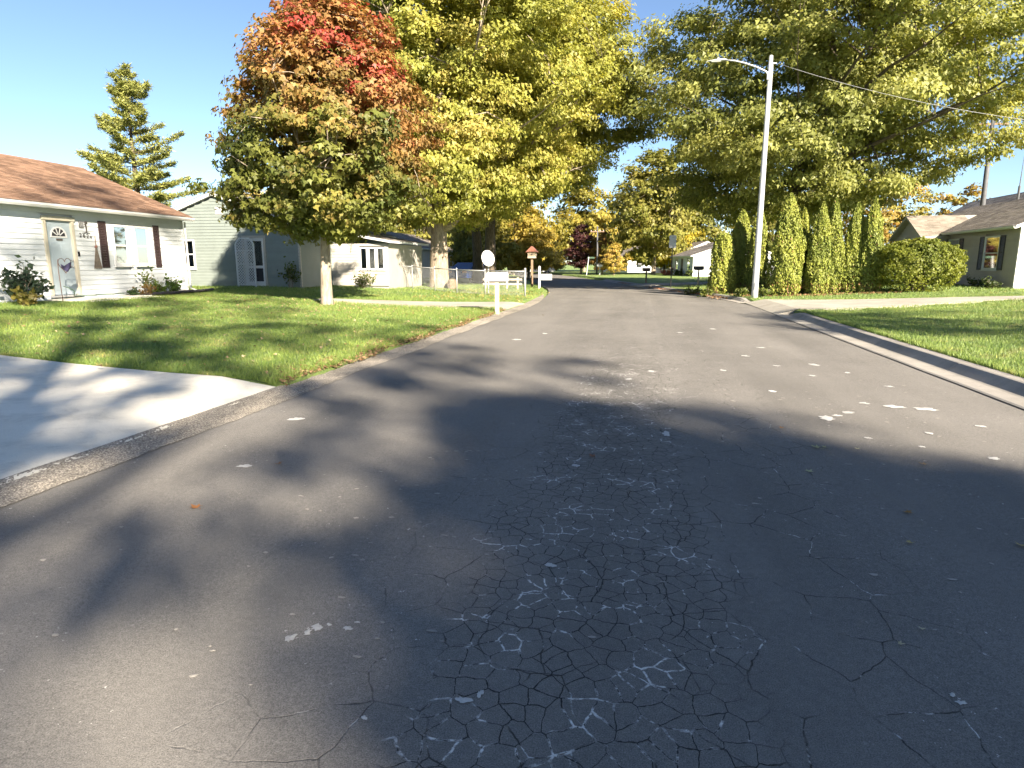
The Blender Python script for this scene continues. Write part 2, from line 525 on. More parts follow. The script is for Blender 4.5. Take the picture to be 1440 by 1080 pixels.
# ground sheet reaching the horizon (sheared so that its rows follow the road bend)
us = np.concatenate([[-900, -500, -250, -120, -80], np.arange(-60, -10, 2.0), np.arange(-10, -4.4, 0.4),
                     [-4.36, -4.3, -4.06, -4.0, 4.0, 4.5, 4.56, 4.6], np.arange(4.8, 14, 0.5), np.arange(14, 60, 2.0), [80, 120, 250, 500, 900]])
vs_ = np.concatenate([[-300, -150, -60], np.arange(-40, 0, 2.0), np.arange(0, 70, 0.8), np.arange(70, 140, 4.0), [160, 200, 260, 340, 400, 600, 1000, 1800]])
U, Vv = np.meshgrid(us, vs_)
sc = hw(Vv) / 4.02
Xg = np.where(np.abs(U) < 12, cl(Vv) + U * np.where(np.abs(U) < 5, sc, 1), U + cl(Vv) * np.clip(1 - (np.abs(U) - 12) / 60, 0, 1))
Zg = zt(Xg, Vv)
Zg = np.where((U > -4.32) & (U < 4.53), -0.08, Zg)
Zg = np.where(np.isclose(U, -4.36), 0.03, Zg)
Zg = np.where(np.isclose(U, 4.56), 0.125, Zg)
def inpoly(X, Y, poly, marg=0.0):
    ins = np.ones(X.shape, bool)
    P = np.array(poly, float); c = P.mean(0)
    for a, b in zip(P, np.roll(P, -1, 0)):
        n = np.array([-(b - a)[1], (b - a)[0]]); n /= np.linalg.norm(n)
        if (c - a) @ n < 0: n = -n
        ins &= ((X - a[0]) * n[0] + (Y - a[1]) * n[1]) > marg
    return ins
SLABS = [[(-4.25, 0.6), (-22.0, 0.2), (-22.0, 9.2), (-4.25, 6.98)], [(-4.27, 20.5), (-11.0, 20.3), (-11.0, 21.3), (-4.27, 23.9)],
         [(4.08, 20.7), (12.3, 23.7), (12.3, 24.9), (4.08, 26.7)], [(12.3, 23.7), (34, 24.6), (34, 26.0), (12.3, 24.9)], [(-0.1, 42.3), (14, 44.5), (14, 47.5), (-0.9, 46.2)]]
for pl in SLABS:
    Zg = np.where(inpoly(Xg, Vv, pl, 0.03), Zg - 0.12, Zg)
Zg = np.where((U > -4.45) & (U < -4.2) & (Vv > 0.6) & (Vv < 6.9), -0.15, Zg)
nx, ny = len(us), len(vs_)
ii = np.arange(nx - 1)[None, :] + np.arange(ny - 1)[:, None] * nx
FG = np.stack([ii, ii + 1, ii + 1 + nx, ii + nx], -1).reshape(-1, 4)
VG = np.stack([Xg, Vv, Zg], -1).reshape(-1, 3)
tag(link('lawn', smooth(npmesh('lawn', VG, FG)), 'grass'), kind='structure')

# road strip with a slight crown
ys = np.concatenate([np.arange(-40, 30, 0.5), np.arange(30, 130, 1.0)])
ts = np.linspace(-1, 1, 25)
T, YY = np.meshgrid(ts, ys)
RX = cl(YY) + T * (hw(YY) + 0.02)
wob = 0.03 * np.sin(YY * 2.3) + 0.02 * np.sin(YY * 5.1 + 1)
RX = RX + np.where(np.abs(T) > 0.99, wob * np.sign(T) * 0.6, 0)
RZ = 0.0 + 0.03 * (1 - T ** 2) - 0.02
VR = np.stack([RX, YY, RZ], -1).reshape(-1, 3)
nx, ny = len(ts), len(ys)
ii = np.arange(nx - 1)[None, :] + np.arange(ny - 1)[:, None] * nx
FR = np.stack([ii, ii + 1, ii + 1 + nx, ii + nx], -1).reshape(-1, 4)
road = tag(link('road', smooth(npmesh('road', VR, FR)), 'asphalt'), kind='structure')
def zroad(x, y):
    t = (x - float(cl(y))) / float(hw(y))
    return 0.03 * (1 - t * t) - 0.02

# pale scabs of filler on the asphalt: thin sheets with ragged outlines
def blob_sheet(x, y, rx, ry, seed, z0=0.005, n=18):
    r = random.Random(seed)
    a0 = r.random() * 6
    pts = []
    for i in range(n):
        a = 2 * math.pi * i / n
        k = 0.55 + 0.3 * math.sin(2 * a + a0) * r.random() + 0.55 * r.random()
        pts.append((x + rx * k * math.cos(a), y + ry * k * math.sin(a)))
    vs = [(px, py, zroad(px, py) + z0) for px, py in pts] + [(x, y, zroad(x, y) + z0 + 0.003)]
    return vs, [(i, (i + 1) % n, n) for i in range(n)]
patches = [(1.85, 6.61, .085, .10), (1.98, 6.75, .05, .05), (2.13, 6.92, .08, .06), (2.71, 7.34, .10, .09), (3.0, 7.29, .11, .09), (2.45, 7.45, .07, .05),
           (.28, 5.68, .045, .09), (-.42, 4.61, .03, .05), (-1.34, 2.14, .022, .04), (-1.29, 2.19, .016, .03), (-1.27, 2.23, .03, .025), (-1.23, 2.26, .012, .012), (-1.14, 2.25, .025, .02), (-1.12, 2.3, .012, .01),
           (-.55, 1.91, .035, .018), (-.5, 1.95, .012, .022), (-.85, 1.76, .012, .012), (-.39, 2.97, .03, .025), (-2.88, 4.16, .06, .05), (1.59, 7.94, .06, .06),
           (2.77, 5.46, .05, .05), (1.14, 2.23, .018, .016), (1.13, 2.27, .012, .012), (-3.28, 5.63, .09, .07), (2.63, 10.26, .11, .09), (2.04, 10.01, .05, .06),
           (2.35, 9.2, .06, .05), (1.75, 11.0, .07, .08), (2.2, 12.2, .09, .08), (1.2, 9.4, .05, .06), (3.1, 8.6, .06, .05), (2.9, 9.6, .05, .06), (-.1, 8.4, .05, .08), (.2, 9.1, .05, .07),
           (-2.4, 12.6, .1, .12), (-2.0, 13.8, .07, .1), (.9, 14.5, .06, .1), (1.7, 15.5, .08, .12), (2.6, 6.2, .04, .04), (3.2, 6.6, .05, .05), (2.0, 5.9, .03, .03), (2.35, 5.7, .03, .03), (3.3, 5.9, .04, .03)]
for i, (x, y, rx, ry) in enumerate(patches):
    vs, fs = blob_sheet(x, y, rx, ry, i)
    MB().add(vs, fs).build('filler_patch', 'pale_patch', road)
# scatter of much smaller chips, nobody could count them
r_ = np.random.default_rng(3)
mb = MB()
for i in range(230):
    k = r_.random()
    if k < 0.45: x, y = r_.normal(1.9, .8), r_.uniform(2.2, 8)
    elif k < 0.75: x, y = r_.normal(-1.5, .6), r_.uniform(1.8, 5)
    else: x, y = r_.uniform(-3.5, 3.5), r_.uniform(2, 16)
    if abs(x) > 3.8: continue
    s_ = r_.uniform(.004, .011) * (1 + y * .12)
    vs, fs = blob_sheet(x, y, s_ * r_.uniform(.8, 2.2), s_, 1000 + i, 0.004, 7)
    mb.add(vs, fs)
tag(mb.build('worn_chips', 'kerb_concrete', road), kind='stuff')

# left gutter strip: crumbling exposed-aggregate concrete flush with the road
def strip(name, x_in, x_out, y0, y1, dx, dy, zf, mat, jag=0.0, seed=1, kind='structure'):
    xs = np.linspace(0, 1, max(3, int(abs(x_out - x_in) / dx)))
    ysl = np.arange(y0, y1, dy)
    T, YY = np.meshgrid(xs, ysl)
    rr = np.random.default_rng(seed)
    def n1(k):
        kk = np.cumsum(rr.normal(0, 1, len(ysl))); kk -= np.linspace(kk[0], kk[-1], len(ysl)); return kk / (np.abs(kk).max() + 1e-6) * k
    j1, j2 = n1(jag), n1(jag)
    A = x_in + cl(YY) - 0.1 + j1[:, None]; B = x_out + cl(YY) - 0.1 + j2[:, None] * 0.3
    XX = A + (B - A) * T
    ZZ = zf(T, YY, rr)
    V = np.stack([XX, YY, ZZ], -1).reshape(-1, 3)
    nx, ny = len(xs), len(ysl)
    ii = np.arange(nx - 1)[None, :] + np.arange(ny - 1)[:, None] * nx
    F = np.stack([ii, ii + nx, ii + 1 + nx, ii + 1], -1).reshape(-1, 4)
    if x_out > x_in: F = F[:, ::-1]
    return tag(link(name, smooth(npmesh(name, V, F)), mat), kind=kind)
def gut_z(T, Y, rr):
    z = 0.003 * rr.normal(0, 1, T.shape)
    lump = np.sin(Y * 9.1) * np.sin(Y * 3.7 + T * 5) * 0.006
    wear = -0.008 * np.clip(np.sin(Y * 1.7 + 0.5), 0, 1) * np.sin(math.pi * T)
    return -0.0125 + 0.034 * T + (z + lump + wear) * np.clip(np.minimum(T, 1 - T) * 6, 0.1, 1)
strip('gutter', -3.83, -4.34, 1.0, 20.5, 0.02, 0.02, gut_z, 'aggregate', 0.10, 5)
def gut_z2(T, Y, rr): return -0.0125 + 0.034 * T + 0 * Y
strip('gutter', -3.84, -4.34, 20.5, 60, 0.1, 0.3, gut_z2, 'aggregate', 0.03, 6)
strip('gutter', -3.84, -4.34, -12, 1.0, 0.1, 0.1, gut_z, 'aggregate', 0.03, 8)

# right kerb: gutter pan, sloped face and flat top, one moulded profile with joints every three metres
def kerb(name, y0, y1, drop0=False, drop1=False):
    prof = [(4.02, -0.006), (4.05, 0.006), (4.30, 0.004), (4.335, 0.012), (4.43, 0.085), (4.47, 0.118), (4.50, 0.126), (4.62, 0.132), (4.64, 0.125), (4.645, -0.05)]
    mb = MB()
    y = y0
    while y < y1 - 0.05:
        ye = min(y + 3.0, y1)
        n = max(2, int((ye - y) / 0.5) + 1)
        yy = np.linspace(y + 0.006, ye - 0.006, n)
        k = len(mb.v)
        for q in yy:
            f = 1.0
            if drop0: f = min(f, max(0.08, (q - y0) / 0.9))
            if drop1: f = min(f, max(0.08, (y1 - q) / 0.9))
            dxx = float(cl(q)) - 0.1 + float(hw(q)) - 4.02
            for (px, pz) in prof:
                mb.v.append((px + dxx + 0.004 * math.sin(q * 3), q, pz * f if pz > 0.01 else pz))
        m = len(prof)
        for i in range(n - 1):
            for j in range(m - 1):
                mb.f.append((k + i * m + j, k + i * m + j + 1, k + (i + 1) * m + j + 1, k + (i + 1) * m + j))
        mb.f.append(tuple(k + j for j in range(m - 1, -1, -1)))
        mb.f.append(tuple(k + (n - 1) * m + j for j in range(m)))
        y = ye
    return tag(mb.build(name, 'kerb_concrete'), kind='structure')
kerb('kerb', -20, 20.6, drop1=True)
kerb('kerb', 26.8, 60, drop0=True)

# concrete slabs that follow the ground
def slab(name, quad, nu, nv, mat, lift=0.018, joints=True, zedge=None):
    a, b_, c, d = [np.array(q, float) for q in quad]      # a-b near edge (from the road outwards), d-c far edge
    mb = MB()
    for i in range(nu):
        for j in range(nv):
            g = 0.006
            u0, u1 = i / nu, (i + 1) / nu; v0, v1 = j / nv, (j + 1) / nv
            k = len(mb.v); n = 5
            for q in range(n):
                for p_ in range(n):
                    u = u0 + (u1 - u0) * (p_ / (n - 1)); v = v0 + (v1 - v0) * (q / (n - 1))
                    P = (a * (1 - u) + b_ * u) * (1 - v) + (d * (1 - u) + c * u) * v
                    cdir = ((a + b_ + c + d) / 4)
                    edge = (p_ in (0, n - 1) or q in (0, n - 1))
                    z = max(Z(P[0], P[1]), 0.03) + lift - (0.006 if edge and joints else 0)
                    if zedge is not None and u == 0: z = zedge
                    mb.v.append((P[0], P[1], z))
            for q in range(n - 1):
                for p_ in range(n - 1):
                    o = k + q * n + p_
                    mb.f.append((o, o + 1, o + 1 + n, o + n))
    # skirt
    ring = []
    for u in np.linspace(0, 1, 12): ring.append(a * (1 - u) + b_ * u)
    for u in np.linspace(0, 1, 12): ring.append(b_ * (1 - u) + c * u)
    for u in np.linspace(0, 1, 12): ring.append(c * (1 - u) + d * u)
    for u in np.linspace(0, 1, 12): ring.append(d * (1 - u) + a * u)
    k = len(mb.v); m = len(ring)
    for P in ring:
        z = max(Z(P[0], P[1]), 0.03) + lift - 0.0065
        if zedge is not None: z = min(z, zedge + 0.4 * abs(P[0] - a[0])) - 0.001
        mb.v.append((P[0], P[1], z)); mb.v.append((P[0], P[1], z - 0.15))
    for i in range(m):
        j = (i + 1) % m
        mb.f.append((k + 2 * i, k + 2 * i + 1, k + 2 * j + 1, k + 2 * j))
    me = mb.mesh(name)
    # normals up
    o = link(name, me, mat)
    return tag(o, kind='structure')
slab('driveway', [(-4.25, 0.6), (-22.0, 0.2), (-22.0, 9.2), (-4.25, 6.98)], 5, 1, 'concrete', 0.022, zedge=0.011)
slab('driveway', [(-4.27, 20.5), (-11.0, 20.3), (-11.0, 21.3), (-4.27, 23.9)], 4, 1, 'worn_concrete', 0.022)
slab('driveway', [(4.08, 20.7), (12.3, 23.7), (12.3, 24.9), (4.08, 26.7)], 3, 1, 'worn_concrete', 0.022, zedge=-0.008)
slab('driveway', [(12.3, 23.7), (34, 24.6), (34, 26.0), (12.3, 24.9)], 5, 1, 'worn_concrete', 0.022)
slab('path', [(-16.1, 15.4), (-16.1, 18.2), (-15.0, 18.2), (-15.0, 15.4)], 2, 1, 'concrete', 0.022)
slab('driveway', [(-0.1, 42.3), (14, 44.5), (14, 47.5), (-0.9, 46.2)], 3, 1, 'kerb_concrete', 0.05)

# ------------------------------------------------------------------ foliage
LEAF4 = (np.array([(0, 0, 0), (-.52, .30, -.10), (-.20, .48, .02), (0, 1, -.12), (.20, .48, .02), (.52, .30, -.10)], float) - np.array([0, .45, 0]),
         np.array([(0, 2, 1), (0, 3, 2), (0, 4, 3), (0, 5, 4)]))
LEAF2 = (np.array([(0, 0, 0), (-.35, .5, -.08), (0, 1, -.05), (.35, .5, -.08)], float) - np.array([0, .5, 0]), np.array([(0, 2, 1), (0, 3, 2)]))
TRI = (np.array([(-.40, .08, -.05), (.38, 0, -.05), (.03, 1, .04)], float) - np.array([0, .36, 0]), np.array([(0, 1, 2)]))
NEED = (np.array([(-.5, 0, 0), (.5, 0, 0), (0, 1, 0)], float), np.array([(0, 1, 2)]))
def unit(a): return a / np.maximum(np.linalg.norm(a, axis=-1, keepdims=True), 1e-9)
def leaves(P, N, along, size, col, tpl, wid=1.0):
    N = unit(N)
    A = unit(along - N * np.sum(along * N, -1, keepdims=True))
    B = np.cross(A, N)
    t, f = tpl
    n, k = len(P), len(t)
    V = P[:, None, :] + size[:, None, None] * (B[:, None, :] * (t[None, :, 0:1] * wid) + A[:, None, :] * t[None, :, 1:2] + N[:, None, :] * t[None, :, 2:3])
    F = (f[None] + (np.arange(n) * k)[:, None, None]).reshape(-1, 3)
    return V.reshape(-1, 3), F, np.repeat(col, k, 0)

def mixcol(a, b, t): return np.asarray(a)[None] * (1 - t[:, None]) + np.asarray(b)[None] * t[:, None]
def vnoise(P, s, seed):
    """cheap smooth 3D noise out of sines, about 0..1"""
    q = np.random.default_rng(seed).normal(0, 1, (5, 3)) * s
    ph = np.random.default_rng(seed + 1).random(5) * 6.28
    return 0.5 + 0.5 * np.clip(np.sin(P @ q.T + ph).sum(1) / 2.4, -1, 1)

def make_tree(name, label, base, prof, off=(0, 0), tr=0.2, fork=2.0, top=None, nc=200, lpc=90, cr=0.6, ls=0.14, colfn=None, seed=1,
              nl=12, bark='bark_grey', tpl=LEAF2, flat=0.6, inner=0.35, twigs=90, group=None, lean=(0, 0), cat='tree', lump=0.16, stub=None, bare=0):
    g = np.random.default_rng(seed)
    bx, by = base
    bz = Z(bx, by)
    root = empty(name, (bx, by, bz))
    tag(root, label, cat, group)
    pz = np.array([p[0] for p in prof]); pr = np.array([p[1] for p in prof])
    ztop = pz[-1]
    top = top or ztop * 0.8
    # clump centres through the crown
    zz = np.linspace(pz[0], pz[-1], 200)
    wgt = np.interp(zz, pz, pr) + 0.05
    z = g.choice(zz, nc, p=wgt / wgt.sum()) + g.normal(0, .05, nc)
    th = g.random(nc) * 2 * math.pi
    p1, p2 = g.random(2) * 6.28
    lm = 1 + lump * np.sin(3 * th + p1 + z * .7) + lump * .8 * np.sin(5 * th + p2 - z * 1.1) + lump * .6 * np.sin(2 * th - z * 1.9)
    rr = np.interp(z, pz, pr) * lm * np.maximum(g.random(nc), 0.04) ** inner
    sh = sst(pz[0], pz[-1] * .6, z)
    C = np.stack([off[0] * sh + rr * np.cos(th), off[1] * sh + rr * np.sin(th), z], -1)
    crs = cr * g.uniform(.65, 1.35, nc)
    cnt = np.maximum(8, (lpc * (crs / cr) ** 2).astype(int))
    ci = np.repeat(np.arange(nc), cnt)
    n = len(ci)
    d = unit(g.normal(0, 1, (n, 3)))
    d[:, 2] = np.where(d[:, 2] < -.3, -d[:, 2] * .6, d[:, 2])
    rad = crs[ci] * g.random(n) ** .45
    P = C[ci] + d * rad[:, None] * np.array([1, 1, flat])
    axis = np.stack([off[0] * np.ones(n), off[1] * np.ones(n), np.full(n, (pz[0] + pz[-1]) / 2)], -1)
    outw = unit(P - axis)
    N = .5 * d + .65 * outw + np.array([0, 0, .4]) + g.normal(0, .5, (n, 3))
    al = outw * .5 + np.array([0, 0, -.7]) + g.normal(0, .6, (n, 3))
    col = colfn(P, ztop, g, ci, nc)
    V, F, Cc = leaves(P, N, al, ls * (.5 + .95 * g.random(n) ** 1.3), col, tpl)
    link('crown', npmesh('crown', V, F, Cc), 'leaf', root)
    # trunk and limbs as one skin of tapered tubes
    mb = MB()
    tp = []
    m = 9
    for i in range(m):
        t = i / (m - 1)
        tp.append((off[0] * t * t * .55 + lean[0] * t + g.normal(0, tr * .18) * (t > .15) * (1 + t), off[1] * t * t * .55 + lean[1] * t + g.normal(0, tr * .18) * (t > .15) * (1 + t), -.15 + t * (top + .15)))
    trd = [tr * (1.38 if i == 0 else (1.06 if i == 1 else 1.0)) * (1 - .88 * (i / (m - 1)) ** 1.15) for i in range(m)]
    # extra ring for the root flare
    tp.insert(1, (tp[0][0], tp[0][1], .22)); trd.insert(1, tr * 1.08)
    mb.tube(tp, trd, 12)
    tpn = np.array(tp)
    pts = []
    order = np.argsort(-rr + g.normal(0, .8, nc))
    tgt = []
    for i in order:
        a = th[i]
        if all(abs((a - th[j] + math.pi) % (2 * math.pi) - math.pi) + abs(z[i] - z[j]) * .22 > .55 for j in tgt):
            tgt.append(i)
        if len(tgt) >= nl: break
    for i in tgt:
        t = C[i]
        zs = np.clip(fork + (t[2] - fork) * g.uniform(.25, .55), fork, top * .85)
        s0 = np.array([np.interp(zs, tpn[:, 2], tpn[:, k]) for k in range(3)])
        r0 = float(np.interp(zs, tpn[:, 2], trd)) * g.uniform(.42, .62)
        dd = t - s0
        ctrl = s0 + dd * np.array([.45, .45, .15]) + np.array([0, 0, .25 * np.hypot(dd[0], dd[1]) * .4])
        path, rads = [], []
        for q in np.linspace(0, 1, 8):
            w = (1 - q) ** 2 * s0 + 2 * q * (1 - q) * ctrl + q * q * t + g.normal(0, .05, 3) * (0 < q < 1) * np.linalg.norm(dd) * .12
            path.append(w); rads.append(max(.012, r0 * (1 - q) ** .9))
        mb.tube(path, rads, 6)
        for q in range(2, 8): pts.append((path[q], rads[q]))
    PT = np.array([p for p, _ in pts]); PR = np.array([r for _, r in pts])
    for i in g.choice(nc, min(twigs, nc), replace=False):
        t = C[i]
        k = int(np.argmin(np.linalg.norm(PT - t, axis=1) + .6 * np.maximum(0, PT[:, 2] - t[2])))
        s0 = PT[k]
        dd = t - s0
        ln = np.linalg.norm(dd)
        if ln < .3 or ln > ztop * .45: continue
        midp = s0 + dd * .5 + np.array([0, 0, .1 * ln]) + g.normal(0, .08 * ln, 3)
        rb = min(PR[k] * .8, .012 * ln + .015)
        mb.tube([s0, midp, t], [max(rb, .012), max(rb * .7, .01), .007], 5)
    if bare:
        for _ in range(bare):
            k = g.integers(len(PT)); s0 = PT[k]
            e = s0 + unit(g.normal(0, 1, 3) + np.array([0, -1.2, .3])) * g.uniform(.8, 1.6)
            mb.tube([s0, (s0 + e) / 2 + g.normal(0, .08, 3), e], [.03, .02, .008], 5)
    if stub:
        for (zs, dx, dy, dz, r0) in stub:
            s0 = np.array([np.interp(zs, tpn[:, 2], tpn[:, k]) for k in range(3)])
            e = s0 + np.array([dx, dy, dz])
            mb.tube([s0, s0 + np.array([dx * .55, dy * .55, dz * .35]), e], [r0 * 1.25, r0, r0 * .8], 9)
    mb.build('trunk', bark, root, smooth=True)
    return root

def cf(*cols, w=None, var=.25, ns=.5, nseed=3):
    """colour function: clump-wise and leaf-wise mix of a few leaf colours"""
    cols = np.array(cols, float)
    def fn(P, zt_, g, ci, nc):
        k = g.random(nc)[ci] * .45 + vnoise(P, ns, nseed) * .35 + g.random(len(P)) * .25
        x = np.clip(k, 0, .999) * (len(cols) - 1)
        i = np.minimum(x.astype(int), len(cols) - 2); fr = (x - i)[:, None]
        c = cols[i] * (1 - fr) + cols[i + 1] * fr
        return c * g.uniform(1 - var, 1 + var, (len(P), 1))
    return fn

def maple_col(P, zt_, g, ci, nc):
    h = P[:, 2] / zt_
    n1 = vnoise(P, .9, 11); n2 = vnoise(P, 1.6, 21); cl_ = g.random(nc)[ci]
    cen = np.exp(-((P[:, 0] - .2) / 1.9) ** 2)
    e = h * 1.0 + .26 * (n1 - .5) + .26 * (vnoise(P, .55, 33) - .5) + .36 * (cl_ - .5) + .08 * cen * (h > .6) + .05 * np.clip(P[:, 0] / 3, -1, 1) + g.normal(0, .06, len(P))
    green = mixcol((.085, .11, .025), (.23, .235, .05), np.clip(n2 * .6 + cl_ * .4, 0, 1))
    oran = mixcol((.22, .15, .05), (.34, .19, .07), n2)
    red = mixcol((.27, .055, .04), (.40, .075, .06), cl_)
    a = np.clip((e - .40) / .34, 0, 1)[:, None]; b = np.clip((e - .98) / .16, 0, 1)[:, None]
    c = green * (1 - a) + oran * a
    c = c * (1 - b) + red * b
    return c * g.uniform(.7, 1.3, (len(P), 1))

make_tree('maple_tree', 'round maple turning from green to orange with a red top on the left lawn', (-9.78, 19.03),
          [(2.0, .6), (2.3, 1.9), (2.9, 2.85), (3.8, 3.15), (4.8, 3.15), (6.0, 2.8), (7.2, 2.25), (8.2, 1.5), (9.1, .5)], off=(.35, 0), tr=.175, fork=1.75, top=7.6,
          nc=860, lpc=80, cr=.46, flat=.8, ls=.145, colfn=maple_col, seed=12, nl=16, bark='bark_pale', tpl=LEAF4, inner=.4, twigs=160, lump=.13, bare=10)
YG1 = cf((.12, .14, .03), (.23, .25, .05), (.33, .33, .07), (.44, .37, .11), ns=.35)
make_tree('maple_tree', 'huge yellow-green maple with a broad pale trunk behind the chain-link fence', (-10.65, 33.63),
          [(3.2, 1.8), (4.0, 4.8), (5.5, 6.4), (8.5, 7.2), (12, 7.0), (15, 5.6), (18, 2.6), (19, .6)], off=(.6, 0), tr=.50, fork=2.7, top=14,
          nc=1500, lpc=205, cr=.85, flat=.8, ls=.165, colfn=YG1, seed=23, nl=16, bark='bark_grey', tpl=TRI, inner=.36, twigs=200,
          stub=[(2.5, -.75, -.35, 1.35, .17), (3.0, 1.3, -.4, .75, .2), (3.4, .1, -.55, 2.0, .26)], bare=12)
YG2 = cf((.12, .14, .03), (.24, .25, .05), (.35, .34, .07), (.46, .38, .11), ns=.3, nseed=9)
make_tree('maple_tree', 'tall yellow-green tree with twin dark trunk, leaning out over the road', (-9.85, 42.2),
          [(5.0, 2.2), (6.0, 4.6), (8, 6.0), (10.5, 6.6), (13, 6.0), (16, 4.2), (18.5, .8)], off=(3.4, -1.0), tr=.40, fork=3.5, top=14,
          nc=1100, lpc=185, cr=.9, flat=.8, ls=.185, colfn=YG2, seed=31, nl=14, bark='bark_dark', tpl=TRI, inner=.42, twigs=150)
make_tree('maple_tree', 'dark-trunked tree standing just left of the twin trunk behind the fence', (-11.1, 44.0),
          [(6.5, 2.0), (7.5, 4.2), (9.5, 5.4), (13, 5.0), (17, 3.0), (19, .6)], off=(-1.0, 1.5), tr=.38, fork=4.5, top=15,
          nc=420, lpc=90, cr=1.0, flat=.8, ls=.27, colfn=YG2, seed=37, nl=9, bark='bark_dark', inner=.42, twigs=60)
OAK = cf((.11, .135, .04), (.22, .24, .065), (.33, .34, .10), (.44, .43, .17), ns=.3, nseed=15)
make_tree('oak_tree', 'wide spreading olive-green tree towering over the arborvitae on the right', (7.75, 38.0),
          [(3.4, 3.0), (4.8, 5.8), (6.5, 8.0), (9.0, 8.9), (12, 9.0), (15, 7.4), (17.5, 4.4), (19, 1.0)], off=(1.7, 0), tr=.42, fork=4.2, top=14,
          nc=1500, lpc=195, cr=.90, flat=.75, ls=.17, colfn=OAK, seed=41, nl=20, bark='bark_dark', tpl=TRI, inner=.42, twigs=220, lump=.26)
make_tree('autumn_tree', 'low tree with orange tinged leaves beyond the grey house on the right', (15.6, 49.0),
          [(1.2, 1.5), (2.5, 3.4), (4.2, 3.8), (6, 2.8), (7.2, .6)], tr=.16, fork=1.6, nc=190, lpc=70, cr=.7, ls=.2,
          colfn=cf((.12, .13, .03), (.22, .22, .05), (.32, .26, .06), (.38, .18, .05), nseed=17), seed=45, nl=9, twigs=50)

# background trees: base, height, radius, colours, leaf count, label
BG = [((1.6, 84), 15, 5.2, ((.07, .085, .018), (.15, .15, .03), (.21, .19, .05)), 170, 'mid green tree rising beyond the far white houses'),
      ((3.8, 92.0), 7.5, 4.2, ((.16, .15, .02), (.30, .25, .03), (.42, .32, .04)), 150, 'bright yellow low tree behind the far white houses'),
      ((-11.3, 66), 7.2, 3.2, ((.12, .11, .02), (.28, .22, .04), (.40, .29, .07)), 150, 'golden tree hanging over the left side of the bend'),
      ((-14.8, 60), 6.4, 3.0, ((.09, .10, .02), (.20, .18, .035), (.31, .25, .06)), 130, 'yellow-green bushy tree behind the wooden rail fence'),
      ((-7.9, 88), 6.6, 2.0, ((.030, .014, .014), (.055, .022, .022), (.08, .03, .03)), 120, 'dark purple-leaved tree at the road bend'),
      ((-4.9, 86), 5.5, 2.0, ((.08, .06, .018), (.18, .11, .03), (.27, .16, .05)), 100, 'small rusty orange tree right of the purple-leaved tree'),
      ((-3.2, 80), 3.6, 1.7, ((.14, .12, .02), (.28, .22, .04), (.36, .25, .08)), 80, 'short yellow shrub-like tree on the far right lawn'),
      ((-16.5, 84), 13, 5.0, ((.08, .09, .02), (.19, .17, .03), (.28, .23, .05)), 150, 'tall yellowing tree at the end of the street, left'),
      ((-9.5, 112), 15, 6.0, ((.08, .09, .02), (.19, .17, .03), (.30, .24, .05)), 150, 'tall pale tree closing the end of the street'),
      ((-1.0, 118), 16, 6.5, ((.08, .09, .02), (.17, .16, .03), (.26, .22, .05)), 150, 'tall tree behind the far grey-roofed house'),
      ((9.0, 108), 13, 6.0, ((.07, .085, .02), (.15, .15, .03), (.24, .2, .05)), 130, 'far green tree behind the white houses, right side'),
      ((-24.5, 70), 12, 5.0, ((.07, .09, .02), (.15, .15, .03), (.24, .21, .05)), 130, 'tall tree behind the low grey-roofed houses'),
      ((-40.5, 62), 11.6, 3.4, ((.18, .16, .05), (.32, .27, .09), (.42, .35, .14)), 85, 'thin pale yellow tree right of the tall conifer'),
      ((-33, 58), 8.6, 3.2, ((.16, .14, .04), (.30, .24, .08), (.40, .32, .12)), 90, 'pale yellow tree behind the green gabled house'),
      ((27, 62), 7.5, 2.6, ((.09, .08, .02), (.20, .15, .03), (.28, .17, .04)), 70, 'small tree behind the grey house by the antenna mast'),
      ((17, 92), 11, 5.0, ((.06, .08, .02), (.13, .13, .03), (.20, .18, .05)), 100, 'distant green tree seen between the arborvitae'),
      ((-21, 104), 12, 5.5, ((.09, .10, .02), (.20, .18, .035), (.32, .26, .06)), 130, 'yellow tree low over the far end of the road'),
      ((-14.5, 100), 5.0, 3.4, ((.10, .10, .02), (.22, .19, .04), (.34, .27, .07)), 110, 'low golden bushy tree closing the view down the road'),
      ((-30, 118), 13, 6.5, ((.08, .09, .02), (.17, .16, .03), (.27, .23, .06)), 120, 'distant wide tree behind the end of the street'),
      ((-18.2, 74), 5.2, 2.8, ((.10, .11, .02), (.22, .20, .04), (.33, .27, .07)), 100, 'bright bushy tree left of the bend behind the birdhouse'),
      ((-29, 96), 14, 6.0, ((.07, .085, .02), (.15, .15, .03), (.25, .2, .05)), 110, 'distant tree behind the houses on the left')]
for i, ((x, y), h, rad, cols, nc, lab) in enumerate(BG):
    make_tree('street_tree' if h > 4 else 'shrub', lab, (x, y), [(h * .10, rad * .5), (h * .22, rad * .9), (h * .45, rad), (h * .7, rad * .8), (h * .9, rad * .4), (h, rad * .1)],
              tr=.05 + .014 * h, fork=h * .16, nc=int(nc * 1.5), lpc=70, cr=.24 * rad, flat=.8, ls=.085 * rad if rad > 3 else .10 * rad, colfn=cf(*[tuple(min(.6, v * 1.35) for v in c_) for c_ in cols], nseed=50 + i), seed=100 + i, nl=8, twigs=40,
              bark='bark_grey', inner=.42, lump=.2, group='background trees', cat='tree' if h > 4 else 'shrub')

